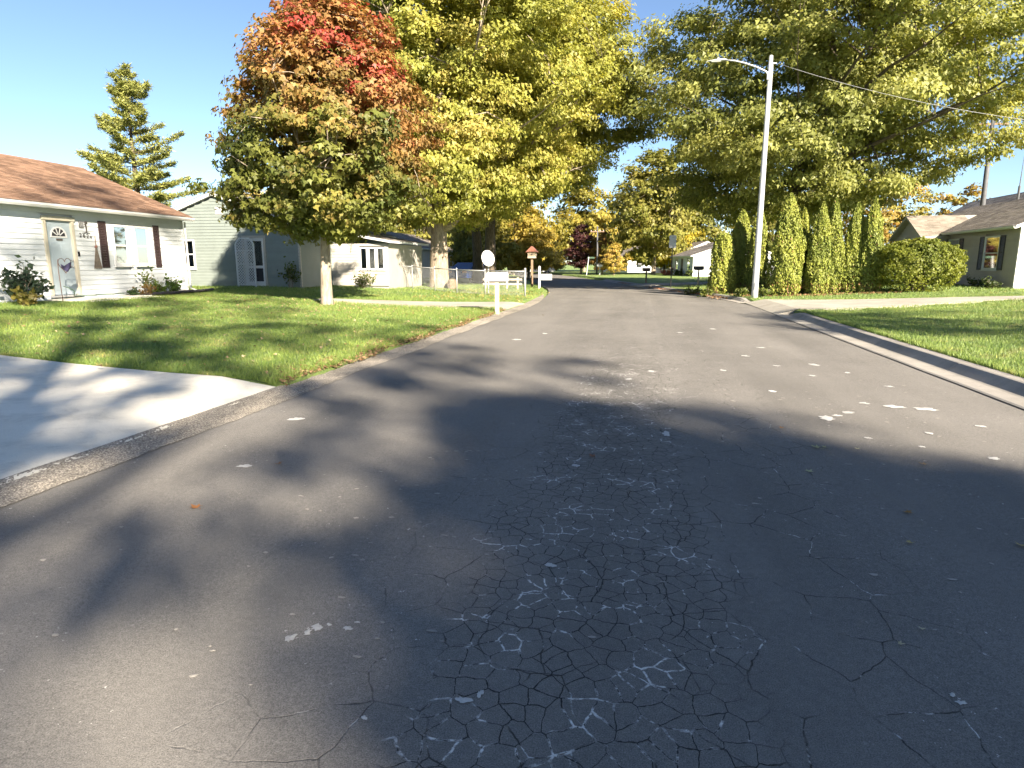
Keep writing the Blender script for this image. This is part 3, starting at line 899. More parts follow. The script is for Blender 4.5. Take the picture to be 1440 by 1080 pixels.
# trees behind the photographer, whose shade lies over the road
SH = cf((.05, .07, .015), (.11, .11, .02), (.17, .15, .03))
make_tree('roadside_tree', 'dense tree on the right verge behind the viewpoint, shading the near road', (18.15, -16.9),
          [(8.2, 1.4), (9.5, 2.8), (11.0, 3.2), (12.0, 2.95), (13.0, 2.4), (14.0, 1.6), (14.6, .9), (15.2, .3)], tr=.30, fork=7.5, nc=520, lpc=80, cr=.62, ls=.2, colfn=SH, seed=61, nl=14, twigs=80, inner=.45, lump=.10)
make_tree('roadside_tree', 'thin-crowned tall tree behind the viewpoint, dappling the left driveway and lawn', (10.6, -14.6),
          [(8.6, 1.4), (10, 2.6), (12, 3.0), (14, 4.0), (17, 4.8), (20, 5.2), (22.5, 4.6), (24.5, 2.8), (26, .6)], tr=.45, fork=8.2, nc=300, lpc=48, cr=.50, ls=.2, colfn=SH, seed=67, nl=12, twigs=60, inner=.5, lump=.25)
make_tree('roadside_tree', 'slender half-bare tree behind the viewpoint, casting the streaks across the left lane', (16.9, -15.1),
          [(12.5, 1.0), (14, 2.2), (16, 2.6), (18, 2.0), (19.5, .4)], tr=.24, fork=10, nc=95, lpc=40, cr=.38, ls=.19, colfn=SH, seed=69, nl=9, twigs=40, inner=.5, lump=.2)
make_tree('roadside_tree', 'tree on the right lawn outside the view, streaking the lawn with shade', (18.5, 3.5),
          [(2.4, 1.5), (4, 3.6), (6.5, 4.4), (9, 3.4), (11, .6)], tr=.28, fork=2.4, nc=170, lpc=70, cr=.75, ls=.2, colfn=SH, seed=71, nl=10, twigs=60, inner=.5, lump=.25)

# tall conifer behind the white house: whorled flat branches with needle pads
def conifer():
    g = np.random.default_rng(77)
    bx, by = -38.6, 45.0
    bz = Z(bx, by)
    root = tag(empty('pine_tree', (bx, by, bz)), 'tall conifer with layered horizontal branches behind the white house', 'tree')
    H = 15.4
    mb = MB()
    mb.tube([(0, 0, -.2), (.05, 0, 4), (-.05, .05, 9), (0, 0, H - .4)], [.32, .27, .15, .02], 9)
    P, A, Nn = [], [], []
    z = 3.0
    while z < H - .3:
        t = (z - 3) / (H - 3)
        L0 = 5.4 * (1 - t) ** .75 + .15
        nb = g.integers(4, 7) + (2 if t < .4 else 0)
        a0 = g.random() * 6.28
        for k in range(nb):
            a = a0 + 6.283 * k / nb + g.normal(0, .2)
            L = L0 * g.uniform(.4, 1.15)
            up = .10 + .35 * t + g.normal(0, .06)
            d = np.array([math.cos(a), math.sin(a), 0])
            s0 = np.array([0, 0, z + g.normal(0, .12)])
            e = s0 + d * L + np.array([0, 0, L * up])
            m = (s0 + e) / 2 + np.array([0, 0, -.06 * L])
            mb.tube([s0, m, e], [.05 * (1 - t) + .015, .03, .008], 5)
            nt = int(150 * L / 3) + 30
            q = g.random(nt) ** .8 * .82 + .2
            c = (1 - q)[:, None] ** 2 * s0 + 2 * (q * (1 - q))[:, None] * m + (q ** 2)[:, None] * e
            side = np.array([-d[1], d[0], 0])
            wv = .46 * L * (1.05 - q) * .55 + .12
            off = g.normal(0, 1, nt) * wv * .6
            c = c + side * off[:, None] + np.stack([np.zeros(nt), np.zeros(nt), g.normal(.03, .07, nt) - np.abs(off) * .06], -1)
            P.append(c); A.append(d[None] * .7 * (1 - .6 * t) + side[None] * np.sign(off)[:, None] * .6 + g.normal(0, .35, (nt, 3)) + np.array([0, 0, .35]))
        z += g.uniform(.62, 1.0) * (1 - .35 * t)
    P = np.concatenate(P); A = np.concatenate(A)
    P = np.repeat(P, 4, 0) + g.normal(0, .07, (len(P) * 4, 3)); A = np.repeat(A, 4, 0) + g.normal(0, .35, (len(A) * 4, 3))
    n = len(P)
    N = g.normal(0, .5, (n, 3)) + np.array([0, 0, .8])
    col = mixcol((.14, .165, .04), (.34, .345, .10), g.random(n)) * g.uniform(.7, 1.25, (n, 1))
    V, F, C = leaves(P, N, A, g.uniform(.18, .36, n), col, NEED, .26)
    link('crown', npmesh('crown', V, F, C), 'needle', root)
    mb.build('trunk', 'bark_dark', root, smooth=True)
conifer()

# arborvitae columns and clipped hedge
def arborvitae(x, y, h, r, label, seed, n=8500, topflat=0.0, lean=(0, 0)):
    g = np.random.default_rng(seed)
    r = r * .98
    root = tag(empty('arborvitae', (x, y, Z(x, y))), label, 'shrub', 'arborvitae row on the right')
    z = g.random(n) ** 1.05 * h
    t = z / h
    prof = np.interp(t, [0, .06, .25, .5, .75, .92, 1.0], [.72, .95, 1.0, .86, .58 + .3 * topflat, .26 + .5 * topflat, .04 + .35 * topflat])
    th = g.random(n) * 6.283
    lm = 1 + .08 * np.sin(3 * th + z * 1.9 + seed) + .07 * np.sin(5 * th - z * 2.7 + seed * 2) + .07 * np.sin(9 * th + z * 5 + seed) + .08 * np.sin(2 * th + seed * 3 + z * .7)
    rr = r * prof * lm * np.maximum(g.random(n), .02) ** .22
    P = np.stack([rr * np.cos(th) + lean[0] * t, rr * np.sin(th) + lean[1] * t, z], -1)
    o = np.stack([np.cos(th), np.sin(th), np.zeros(n)], -1)
    tw = th + g.normal(0, 1.0, n)
    N = np.stack([np.cos(tw), np.sin(tw), g.normal(.15, .3, n)], -1)
    A = np.array([0, 0, 1.0]) + o * .45 + g.normal(0, .3, (n, 3))
    cn = vnoise(P, 2.2, seed)
    col = mixcol((.10, .135, .02), (.28, .30, .05), np.clip(cn * .6 + g.random(n) * .45, 0, 1)) * g.uniform(.75, 1.25, (n, 1))
    br = (g.random(n) < .012) | ((t < .12) & (g.random(n) < .22))
    col[br] = np.array([.20, .11, .04]) * g.uniform(.6, 1.2, (br.sum(), 1))
    V, F, C = leaves(P, N, A, g.uniform(.06, .13, n), col, LEAF2, .8)
    link('crown', npmesh('crown', V, F, C), 'needle', root)
    mb = MB()
    mb.tube([(0, 0, -.1), (lean[0] * .5, lean[1] * .5, h * .5), (lean[0], lean[1], h * .9)], [.09, .06, .015], 7)
    for k in range(4):
        a = k * 1.6 + seed
        mb.tube([(0, 0, .15), (.45 * r * math.cos(a), .45 * r * math.sin(a), h * .3), (.5 * r * math.cos(a), .5 * r * math.sin(a), h * .65)], [.05, .035, .01], 5)
    mb.build('trunk', 'bark_dark', root, smooth=True)
AV = [(3.75, 31.8, 2.75, .62, 'short flat-topped arborvitae left of the street lamp', 1, .8), (4.75, 33.4, 3.9, .62, 'dark arborvitae partly hidden behind the street lamp post', 2, .2),
      (5.35, 32.2, 3.95, .55, 'slim arborvitae just right of the street lamp post', 3, 0), (6.12, 29.7, 4.25, .72, 'tallest pointed arborvitae right of the street lamp', 4, 0),
      (7.05, 31.2, 3.7, .55, 'narrow shaded arborvitae left of the middle pair', 5, 0), (7.50, 30.0, 3.85, .55, 'left bush of the middle pair of pointed arborvitae', 6, 0),
      (8.05, 30.3, 4.0, .55, 'right bush of the middle pair of pointed arborvitae', 7, 0), (8.95, 30.3, 3.75, .52, 'left bush of the arborvitae pair beside the round hedge', 8, 0),
      (9.50, 30.0, 3.9, .55, 'right bush of the arborvitae pair beside the round hedge', 9, 0)]
for (x, y, h, r, lab, sd, tf) in AV:
    arborvitae(x, y, h, r, lab, sd, int(10500 * h * r / 1.6), tf)

def hedge():
    g = np.random.default_rng(5)
    x0, y0 = 11.2, 29.6
    root = tag(empty('hedge', (x0, y0, Z(x0, y0))), 'big clipped rounded hedge in front of the grey house', 'hedge')
    n = 26000
    d = unit(g.normal(0, 1, (n, 3))); d[:, 2] = np.abs(d[:, 2]) * np.where(g.random(n) < .25, -.5, 1)
    e = 2.6
    k = (np.abs(d[:, 0]) ** e + np.abs(d[:, 1]) ** e + np.abs(d[:, 2]) ** e) ** (-1 / e)
    lm = 1 + .03 * np.sin(d[:, 0] * 7 + 1) + .03 * np.sin(d[:, 2] * 9 + d[:, 0] * 5) + .05 * np.sin(d[:, 0] * 17 + d[:, 1] * 13) + .04 * np.sin(d[:, 2] * 21 - d[:, 0] * 19)
    P = d * (k * lm * g.random(n) ** .13)[:, None] * np.array([1.58, 1.2, 1.1]) + np.array([0, 0, .98])
    P[:, 2] = np.maximum(P[:, 2], .04)
    N = d + g.normal(0, .6, (n, 3)); A = g.normal(0, 1, (n, 3)) + np.array([0, 0, .6])
    col = mixcol((.085, .12, .02), (.26, .28, .045), np.clip(vnoise(P, 2, 8) * .5 + g.random(n) * .5, 0, 1)) * g.uniform(.75, 1.25, (n, 1))
    V, F, C = leaves(P, N, A, g.uniform(.06, .12, n), col, LEAF2, 1.0)
    link('crown', npmesh('crown', V, F, C), 'leaf', root)
    mb = MB()
    for k in range(14):
        a = k * 2.4; q = .25 + .5 * (k % 3) / 2
        mb.tube([(.25 * math.cos(a), .2 * math.sin(a), -.05), (.9 * q * math.cos(a), .6 * q * math.sin(a), .7), (1.45 * q * math.cos(a), .95 * q * math.sin(a), 1.6)], [.04, .03, .01], 5)
    mb.build('trunk', 'bark_dark', root)
hedge()

def plant(x, y, h, r, n, cols, label, seed, name='plant', cat='plant', ls=.12, upright=.4, z=None, group=None):
    g = np.random.default_rng(seed)
    root = tag(empty(name, (x, y, Z(x, y) if z is None else z)), label, cat, group)
    nst = max(4, int(n / 22))
    mb = MB(); P = []; A = []
    for s in range(nst):
        a = g.random() * 6.283; q = g.random() ** .6
        e = np.array([r * q * math.cos(a), r * q * math.sin(a), h * g.uniform(.45, 1.0) * (1 - .35 * q)])
        m = e * np.array([.4, .4, .6])
        mb.tube([(0.06 * math.cos(a), .06 * math.sin(a), -.02), m, e], [.012, .009, .004], 5)
        k = int(n / nst)
        t = g.uniform(.35, 1.05, k)[:, None]
        P.append((1 - t) ** 2 * 0 + 2 * t * (1 - t) * m + t * t * e + g.normal(0, .04 + .05 * r, (k, 3)))
        A.append(np.tile(e / (np.linalg.norm(e) + 1e-6), (k, 1)) * upright + g.normal(0, .7, (k, 3)))
    P = np.concatenate(P); A = np.concatenate(A); n = len(P)
    P[:, 2] = np.maximum(P[:, 2], .02)
    N = g.normal(0, .6, (n, 3)) + np.array([.25, -.4, .7])
    col = mixcol(cols[0], cols[1], g.random(n)) * g.uniform(.75, 1.2, (n, 1))
    V, F, C = leaves(P, N, A, ls * g.uniform(.6, 1.3, n), col, LEAF2, .85)
    link('foliage', npmesh('foliage', V, F, C), 'leaf', root)
    mb.build('stem', 'bark_grey', root)
    return root

# ------------------------------------------------------------------ houses
class Wall:
    """a wall plane of a house: u along it, v up, w outwards, in the house's own axes"""
    def __init__(s, o, u, n):
        s.o, s.u, s.n = Vector(o), Vector(u), Vector(n)
    def p(s, u, v, w):
        q = s.o + s.u * u + s.n * w
        return (q.x, q.y, q.z + v)
    def box(s, mb, u0, u1, v0, v1, w0, w1):
        return mb.hexa([s.p(u0, v0, w1), s.p(u1, v0, w1), s.p(u1, v0, w0), s.p(u0, v0, w0), s.p(u0, v1, w1), s.p(u1, v1, w1), s.p(u1, v1, w0), s.p(u0, v1, w0)])
    def part(s, name, mat, parent, u0, u1, v0, v1, w0, w1, bevel=0.0):
        return s.box(MB(), u0, u1, v0, v1, w0, w1).build(name, mat, parent, bevel=bevel)

def siding(w, root, mat, L, v0, v1, opens, step=.14, gable=None, joined=False):
    """overlapping boards, cut round the openings; gable = (apex_u, rise) above v1"""
    v = v0
    acc = MB() if joined else None
    top = v1 + (gable[1] if gable else 0)
    while v < top - .03:
        ve = min(v + step, top)
        a, b = 0.0, L
        if gable and ve > v1:
            t = (ve - v1) / gable[1]
            a = gable[0] * t; b = L - (L - gable[0]) * t
        segs = [(a, b)]
        for (u0, u1, o0, o1) in opens:
            if ve > o0 + .02 and v < o1 - .02:
                ns = []
                for (p, q) in segs:
                    if u1 <= p or u0 >= q: ns.append((p, q)); continue
                    if u0 > p: ns.append((p, u0))
                    if u1 < q: ns.append((u1, q))
                segs = ns
        for (p, q) in segs:
            if q - p < .03: continue
            mb = acc if joined else MB()
            mb.hexa([w.p(p, v, .030), w.p(q, v, .030), w.p(q, v, 0), w.p(p, v, 0), w.p(p, ve + .004, .008), w.p(q, ve + .004, .008), w.p(q, ve + .004, 0), w.p(p, ve + .004, 0)])
            if not joined: mb.build('siding_board', mat, root)
        v += step
    if joined: tag(acc.build('siding', mat, root), kind='stuff')

def window(w, root, u0, u1, v0, v1, trim='white_trim', blind=None, dark='dark_room', rail=True, tr=.07, depth=.05, sill=True, mid=None):
    """double-hung window in a shallow reveal"""
    fr = MB()
    w.box(fr, u0 - tr, u1 + tr, v1, v1 + tr, -.02, .05)
    w.box(fr, u0 - tr, u1 + tr, v0 - tr, v0, -.02, .05)
    w.box(fr, u0 - tr, u0, v0, v1, -.02, .048)
    w.box(fr, u1, u1 + tr, v0, v1, -.02, .048)
    win = fr.build('window', trim, root, bevel=.005)
    vm = mid if mid else (v0 + v1) / 2
    if rail:
        w.part('sash_rail', trim, win, u0, u1, vm - .025, vm + .025, -.005, .03)
        s = MB()
        for (a, b) in ((u0, u0 + .03), (u1 - .03, u1)): w.box(s, a, b, v0, vm - .026, -.012, .026)
        w.box(s, u0 + .031, u1 - .031, v0, v0 + .035, -.012, .025)
        s.build('sash', trim, win)
    for (a, b, ww) in ((v0, vm, .004), (vm, v1, .012)) if rail else ((v0, v1, .006),):
        w.part('pane', 'glass', win, u0 + .002, u1 - .002, a + .003, b - .003, ww, ww + .004)
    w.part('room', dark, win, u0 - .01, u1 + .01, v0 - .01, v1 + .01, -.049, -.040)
    if blind:
        w.part('blind', 'blind', win, u0 + .02, u1 - .02, v1 - (v1 - v0) * blind, v1 - .01, -.032, -.022)
    if sill:
        w.part('sill', trim, win, u0 - tr - .03, u1 + tr + .03, v0 - tr - .03, v0 - tr, .0, .085)
    return win

def shutter(w, root, u0, u1, v0, v1, mat):
    f = MB()
    st = .05
    w.box(f, u0, u0 + st, v0, v1, .024, .055); w.box(f, u1 - st, u1, v0, v1, .024, .055)
    for (a, b) in ((v0, v0 + .07), ((v0 + v1) / 2 - .03, (v0 + v1) / 2 + .03), (v1 - .07, v1)): w.box(f, u0 + st, u1 - st, a, b, .024, .054)
    sh = f.build('shutter', mat, root)
    for (a, b) in ((v0 + .07, (v0 + v1) / 2 - .03), ((v0 + v1) / 2 + .03, v1 - .07)):
        q = MB(); n = int((b - a) / .05); h = (b - a) / n
        for i in range(n):
            y = a + i * h
            q.hexa([w.p(u0 + st, y, .046), w.p(u1 - st, y, .046), w.p(u1 - st, y, .026), w.p(u0 + st, y, .026), w.p(u0 + st, y + h * .9, .036), w.p(u1 - st, y + h * .9, .036), w.p(u1 - st, y + h * .9, .026), w.p(u0 + st, y + h * .9, .026)])
        q.build('louvre_panel', mat, sh)
    return sh

def roof_slope(mb, e0, along, L, up, SL, nrm, step=.145, tab=.3, seed=1, clip=None):
    """shingle tabs on a slope: e0 eave corner, along/up unit vectors, nrm normal"""
    g = random.Random(seed)
    e0, along, up, nrm = map(Vector, (e0, along, up, nrm))
    nco = int(math.ceil(SL / step))
    for c in range(nco):
        s0 = c * step; s1 = min(s0 + step + .02, SL)
        x = -(c % 2) * tab * .5 - g.random() * .05
        while x < L:
            a, b = max(0, x + .003), min(L, x + tab * 1.0)
            if b > a + .01 and (clip is None or clip((a + b) / 2, s0)):
                t = .012 + g.random() * .005
                p = [e0 + along * a + up * s0, e0 + along * b + up * s0, e0 + along * b + up * s1, e0 + along * a + up * s1]
                mb.add([p[0] + nrm * t, p[1] + nrm * t, p[2] + nrm * .003, p[3] + nrm * .003, p[0], p[1]], [(0, 1, 2, 3), (4, 5, 1, 0)])
            x += tab
    return mb

def gable_roof(root, x0, x1, y0, y1, He, Hr, mat, ovx=.3, ovy=.2, th=.14, fascia='white_trim', gutter=True, tab=.3, step=.145, seed=1):
    """ridge along local y; eaves at x0 and x1"""
    xm = (x0 + x1) / 2
    rise = Hr - He; run = xm - x0
    s = rise / run
    ze = He - s * ovx
    prof = [(x0 - ovx, ze), (xm, Hr), (x1 + ovx, ze), (x1 + ovx, ze + th), (xm, Hr + th), (x0 - ovx, ze + th)]
    rf = MB().prism([(p[0], p[1]) for p in prof], 1, y0 - ovy, y1 + ovy).build('roof', fascia, root)
    SL = math.hypot(run + ovx, Hr - ze)
    cu, su = (run + ovx) / SL, (Hr - ze) / SL
    L = y1 - y0 + 2 * ovy + .06
    mb = MB()
    roof_slope(mb, (x0 - ovx - .02 * cu, y1 + ovy + .03, ze + th + .004 - .02 * su), (0, -1, 0), L, (cu, 0, su), SL + .02, (-su, 0, cu), step, tab, seed)
    roof_slope(mb, (x1 + ovx + .02 * cu, y0 - ovy - .03, ze + th + .004 - .02 * su), (0, 1, 0), L, (-cu, 0, su), SL + .02, (su, 0, cu), step, tab, seed + 1)
    tag(mb.build('shingles', mat, rf), kind='stuff')
    MB().prism([(xm - .13, Hr + th - .13 * s + .018), (xm, Hr + th + .024), (xm + .13, Hr + th - .13 * s + .018), (xm, Hr + th + .036)], 1, y0 - ovy - .03, y1 + ovy + .03).build('ridge_cap', mat, rf)
    if gutter:
        for (gx, sg) in ((x0 - ovx, -1), (x1 + ovx, 1)):
            gp = [(gx + sg * .003, ze + th - .02), (gx + sg * .003, ze + .0), (gx + sg * .07, ze + .0), (gx + sg * .11, ze + .06), (gx + sg * .11, ze + th - .03), (gx + sg * .095, ze + th - .03), (gx + sg * .095, ze + .065), (gx + sg * .065, ze + .015), (gx + sg * .018, ze + .015), (gx + sg * .018, ze + th - .02)]
            if sg > 0: gp = gp[::-1]
            MB().prism(gp, 1, y0 - ovy, y1 + ovy).build('gutter', fascia, rf)
    return rf, s

def house_body(root, D, L, v0, He, Hr, mat, found=.0):
    MB().prism([(.0, -.3), (D, -.3), (D, He - .01), (D / 2, Hr - .01), (0, He - .01)], 1, 0.0, L).build('wall', mat, root)

# --- white house on the left: front faces the road (+x), its own axes are turned by half a turn
def white_house():
    root = tag(empty('house', (-16.5, 21.25, 0), math.pi), 'low white-sided house with brown shingle roof and grey front door', 'house')
    D, L, base, He, Hr = 8.2, 13.5, .44, 3.16, 4.86
    # wall core with front plane 5 cm behind the boards
    MB().prism([(.05, 0.0), (D - .05, 0.0), (D - .05, He), (D / 2, Hr - .05), (.05, He)], 1, .05, L - .05).build('wall', 'white_siding', root)
    MB().box(-.012, D, -.008, L, -.1, base - .012).build('foundation', 'foundation', root)
    F = Wall((0, 0, 0), (0, 1, 0), (-1, 0, 0))
    Ew = Wall((0, 0, 0), (1, 0, 0), (0, -1, 0))
    U = lambda y: 21.25 - y
    dU0, dU1 = U(16.45), U(15.62)
    w1 = (U(18.56), U(18.02), 1.50, 2.66); w2 = (U(19.47), U(18.92), 1.50, 2.66)
    op = [(dU0 - .10, dU1 + .10, 0, 2.84), (w1[0] - .07, w1[1] + .07, w1[2] - .07, w1[3] + .07), (w2[0] - .07, w2[1] + .07, w2[2] - .07, w2[3] + .07)]
    siding(F, root, 'white_siding', L, base, He, op, .145)
    siding(Ew, root, 'white_siding', D, base, He, [], .145, (D / 2, Hr - He - .05), joined=True)
    rf, s = gable_roof(root, 0, D, 0, L, He, Hr, 'roof_brown', .32, .18, seed=3)
    MB().box(-.028, .06, -.028, .06, base, He).build('corner_trim', 'white_trim', root)
    MB().tube([(-.07, -.07, 3.0), (-.08, -.075, .62), (-.35, -.16, .50)], [.035, .035, .035], 8).build('downspout', 'white_trim', root)
    # door: frame, slab, fanlight, knob, threshold
    z0, z1 = .60, 2.72
    fr = MB()
    F.box(fr, dU0 - .10, dU0, z0, z1, -.05, .06); F.box(fr, dU1, dU1 + .10, z0, z1, -.05, .06); F.box(fr, dU0 - .13, dU1 + .13, z1, z1 + .12, -.05, .075)
    fr.build('door_frame', 'cream_trim', root, bevel=.008)
    dr = F.part('door', 'door_paint', root, dU0 + .004, dU1 - .004, z0 + .02, z1 - .004, -.045, -.006)
    um = (dU0 + dU1) / 2
    for (a, b, c, d) in ((-.3, -.04, .15, .75), (.04, .3, .15, .75), (-.3, -.04, .85, 1.5), (.04, .3, .85, 1.5)):
        q = MB()
        F.box(q, um + a, um + b, z0 + c, z0 + d, -.0055, .002)
        q.build('door_panel', 'door_paint', dr, bevel=.006)
    # fanlight: half-round of five panes with white bars
    fz = 2.28; FR = .24
    pan = MB(); k = len(pan.v); n = 20
    ring = [(um + FR * math.cos(math.pi * i / n), fz + FR * math.sin(math.pi * i / n)) for i in range(n + 1)]
    pan.add([F.p(um, fz, -.002)] + [F.p(a, b, -.002) for a, b in ring], [(0, i + 2, i + 1) for i in range(n)])
    fan = pan.build('fanlight', 'dark_room', dr)
    bars = MB()
    for i in range(n):
        a0, a1 = math.pi * i / n, math.pi * (i + 1) / n
        def q(rad, a, w_): return F.p(um + rad * math.cos(a), fz + rad * math.sin(a), w_)
        for r0, r1 in ((FR - .01, FR + .035),):
            bars.hexa([q(r0, a0, .012), q(r1, a0, .012), q(r1, a0, -.004), q(r0, a0, -.004), q(r0, a1, .012), q(r1, a1, .012), q(r1, a1, -.004), q(r0, a1, -.004)])
    F.box(bars, um - FR - .035, um + FR + .035, fz - .035, fz, -.004, .012)
    for a in (36, 72, 108, 144):
        c, s_ = math.cos(R(a)), math.sin(R(a))
        px, py = -s_ * .012, c * .012
        def q2(rad, sg, w_): return F.p(um + rad * c + sg * px, fz + rad * s_ + sg * py, w_)
        bars.hexa([q2(.05, -1, .010), q2(.05, 1, .010), q2(.05, 1, -.003), q2(.05, -1, -.003), q2(FR, -1, .010), q2(FR, 1, .010), q2(FR, 1, -.003), q2(FR, -1, -.003)])
    bars.build('fanlight_bar', 'white_trim', dr)
    F.part('door_plaque', 'decor_dark', dr, um - .11, um + .09, 2.16, 2.215, -.004, .012)
    for (zz, rr) in ((1.42, .028), (1.60, .022)):
        kx = dU0 + .075
        mb = MB(); mb.tube([F.p(kx, zz, -.006), F.p(kx, zz, .02), F.p(kx, zz, .03), F.p(kx, zz, .055)], [rr * 1.2, rr * .6, rr, rr * .7], 10)
        mb.build('knob', 'galv', dr, smooth=True)
    F.part('threshold', 'galv', root, dU0 - .10, dU1 + .10, z0 - .05, z0, -.04, .12)
    # windows and shutters
    for i, (a, b, c, d) in enumerate((w1, w2)):
        window(F, root, a, b, c, d, blind=.98 if i else .46, dark='curtain', mid=c + (d - c) * .5)
    MB().add([], [])
    shutter(F, root, U(17.72), U(17.44), 1.38, 2.80, 'shutter_brown')
    shutter(F, root, U(20.0), U(19.74), 1.38, 2.80, 'shutter_brown')
    # doorbell camera
    F.part('doorbell', 'black_metal', root, dU0 - .20, dU0 - .145, 1.72, 1.86, .02, .05, .006)
    # house number in raised black figures
    def text(body, u, v, size, mat):
        cu = bpy.data.curves.new('house_number', 'FONT'); cu.body = body; cu.size = size; cu.extrude = .006
        o = bpy.data.objects.new('tmp', cu); COL.objects.link(o)
        dg = bpy.context.evaluated_depsgraph_get()
        me = bpy.data.meshes.new_from_object(o.evaluated_get(dg))
        bpy.data.objects.remove(o)
        vs = [F.p(u - c.co.x, v + c.co.y, .03 + c.co.z) for c in me.vertices]
        for c, q in zip(me.vertices, vs): c.co = q
        me.flip_normals()
        ob = link('house_number', me, mat, root)
        return ob
    u0 = U(16.72)
    for i, ch in enumerate('2624'):
        text(ch, u0 - i * .125, 2.29 - i * .012, .17 if i < 3 else .13, 'decor_dark')
    return root, F, U
wh, WF, WU = white_house()

def wall_things():
    def wp(y, z, w):              # point on the white house's front
        return (-16.5 + w, y, z)
    # metal wall hanging above the number: a little flag plate over a bird-topped bracket
    x, y = wp(16.86, 2.5, .03)[0:2]
    root = tag(empty('wall_hanging', (x, y, 2.42)), 'small dark metal wall ornament above the house number', 'ornament')
    MB().box(0, .015, -.12, .04, .14, .33).build('plate', 'decor_dark', root)
    mb = MB()
    for k in range(3): mb.box(.016, .022, -.105 + k * .05, -.075 + k * .05, .15, .32)
    mb.build('rib', 'galv', root)
    MB().tube([(.01, .1, .26), (.01, .13, .16), (.01, .12, .0)], [.03, .022, .015], 7).build('stem', 'decor_dark', root)
    MB().tube([(.01, -.03, -.01), (.01, .1, .005), (.01, .25, -.005)], [.008, .013, .008], 6).build('bracket', 'decor_dark', root)
    MB().tube([(.01, .07, .30), (.015, .11, .31), (.015, .16, .295), (.01, .19, .30)], [.008, .03, .025, .004], 7).build('bird', 'decor_dark', root)
    # broom hung bristles down
    x, y = wp(17.26, 2.1, .05)[0:2]
    root = tag(empty('broom', (x, y, 1.35)), 'straw broom hanging bristles down beside the left shutter', 'broom')
    MB().tube([(0, 0, .62), (0, 0, .98)], [.012, .01], 7).build('handle', 'old_wood', root)
    MB().tube([(0, 0, .64), (0, 0, .70)], [.045, .035], 9).build('binding', 'red_roof', root)
    mb = MB(); g = random.Random(4)
    for k in range(60):
        a = g.random() * 6.28; q = g.random() ** .5
        mb.tube([(.02 * q * math.cos(a), .02 * q * math.sin(a), .65), (.035 * math.cos(a) * q, .15 * q * math.sin(a), g.uniform(0, .05))], [.008, .01], 4)
    mb.build('bristles', 'straw', root)
    # shepherd's hook stand with a small dark flag and heart-shaped wire
    x, y = -15.75, 15.18
    root = tag(empty('flag_stand', (x, y, Z(x, y))), 'thin metal stand holding a dark navy flag left of the front door', 'flag')
    MB().tube([(0, 0, 0), (0, -.02, .9), (0, 0, 1.14)], .011, 7).build('pole', 'brown_metal', root)
    mb = MB()
    hp = []
    for i in range(25):
        t = 2 * math.pi * i / 24
        hp.append((0, .21 + .21 * (16 * math.sin(t) ** 3) / 16, 1.0 + .23 * (13 * math.cos(t) - 5 * math.cos(2 * t) - 2 * math.cos(3 * t) - math.cos(4 * t)) / 16))
    mb.tube(hp, .009, 6, cap=False); mb.build('heart_wire', 'brown_metal', root)
    cloth = MB(); n, m = 12, 9
    for i in range(n + 1):
        for j in range(m + 1):
            u, v = i / n, j / m
            w_ = .06 + .36 * u
            top = 1.02 - .05 * math.sin(u * 5) ; bot = .80 + .12 * abs(u - .5) * 2
            cloth.v.append((.012 + .02 * math.sin(u * 9 + v * 3), w_, top + (bot - top) * v))
    for i in range(n):
        for j in range(m):
            o = i * (m + 1) + j
            cloth.f.append((o, o + 1, o + m + 2, o + m + 1))
    fl = cloth.build('flag', 'navy_cloth', root, smooth=True)
    sd = fl.modifiers.new('thick', 'SOLIDIFY'); sd.thickness = .006
    # garden hose lying by the step
    pts = []
    for i in range(60):
        t = i / 59
        pts.append((-15.95 + .12 * math.sin(t * 19), 15.45 + 2.2 * t + .05 * math.sin(t * 30), Z(-15.95, 16) + .10 + (.30 * max(0, 1 - t * 6))))
    o = MB().tube(pts, .013, 7).build('garden_hose', 'hose', None, smooth=True)
    tag(o, 'dark garden hose lying along the front step of the white house', 'hose')
    # concrete step
    o = MB().box(-16.36, -15.35, 15.25, 18.1, .3, .515).build('door_step', 'concrete', None, bevel=.015)
    tag(o, 'low concrete step in front of the grey front door', 'step')
wall_things()

# flower bed with black edging
bed = MB()
g_ = random.Random(2)
yy = [18.2 + i * .2 for i in range(18)]
k0 = len(bed.v)
for y in yy:
    xo = -15.45 + .12 * math.sin((y - 18) * 1.3) - max(0, y - 20.6) * .15
    for j in range(6):
        x = -16.46 + (xo + 16.46) * j / 5
        bed.v.append((x, y, Z(x, y) + .05 + .02 * g_.random()))
for i in range(len(yy) - 1):
    for j in range(5):
        o = i * 6 + j
        bed.f.append((o, o + 1, o + 7, o + 6))
fb = tag(bed.build('flower_bed', 'soil', None, smooth=True), kind='structure')
ed = MB()
for i in range(len(yy) - 1):
    a, b_ = bed.v[i * 6 + 5], bed.v[(i + 1) * 6 + 5]
    ed.tube([(a[0] + .03, a[1] + .01, a[2] + .03), (b_[0] + .03, b_[1] - .01, b_[2] + .03)], .045, 7)
tag(ed.build('bed_edging', 'rubber_edging', None), 'black scalloped edging round the flower bed of the white house', 'edging')
plant(-15.95, 18.75, 1.15, .28, 150, ((.07, .11, .02), (.14, .17, .035)), 'leggy leafy plant under the left front window', 3, ls=.11)
plant(-15.9, 18.45, .42, .35, 130, ((.16, .10, .03), (.30, .19, .06)), 'low rust-coloured plant in the flower bed', 4, ls=.1)
plant(-15.85, 19.05, .55, .42, 260, ((.06, .12, .015), (.13, .20, .03)), 'bright green leafy clump in the flower bed', 5, ls=.11)
plant(-15.85, 19.75, .62, .45, 300, ((.05, .10, .015), (.11, .18, .03)), 'bushier green clump under the right front window', 6, ls=.11)
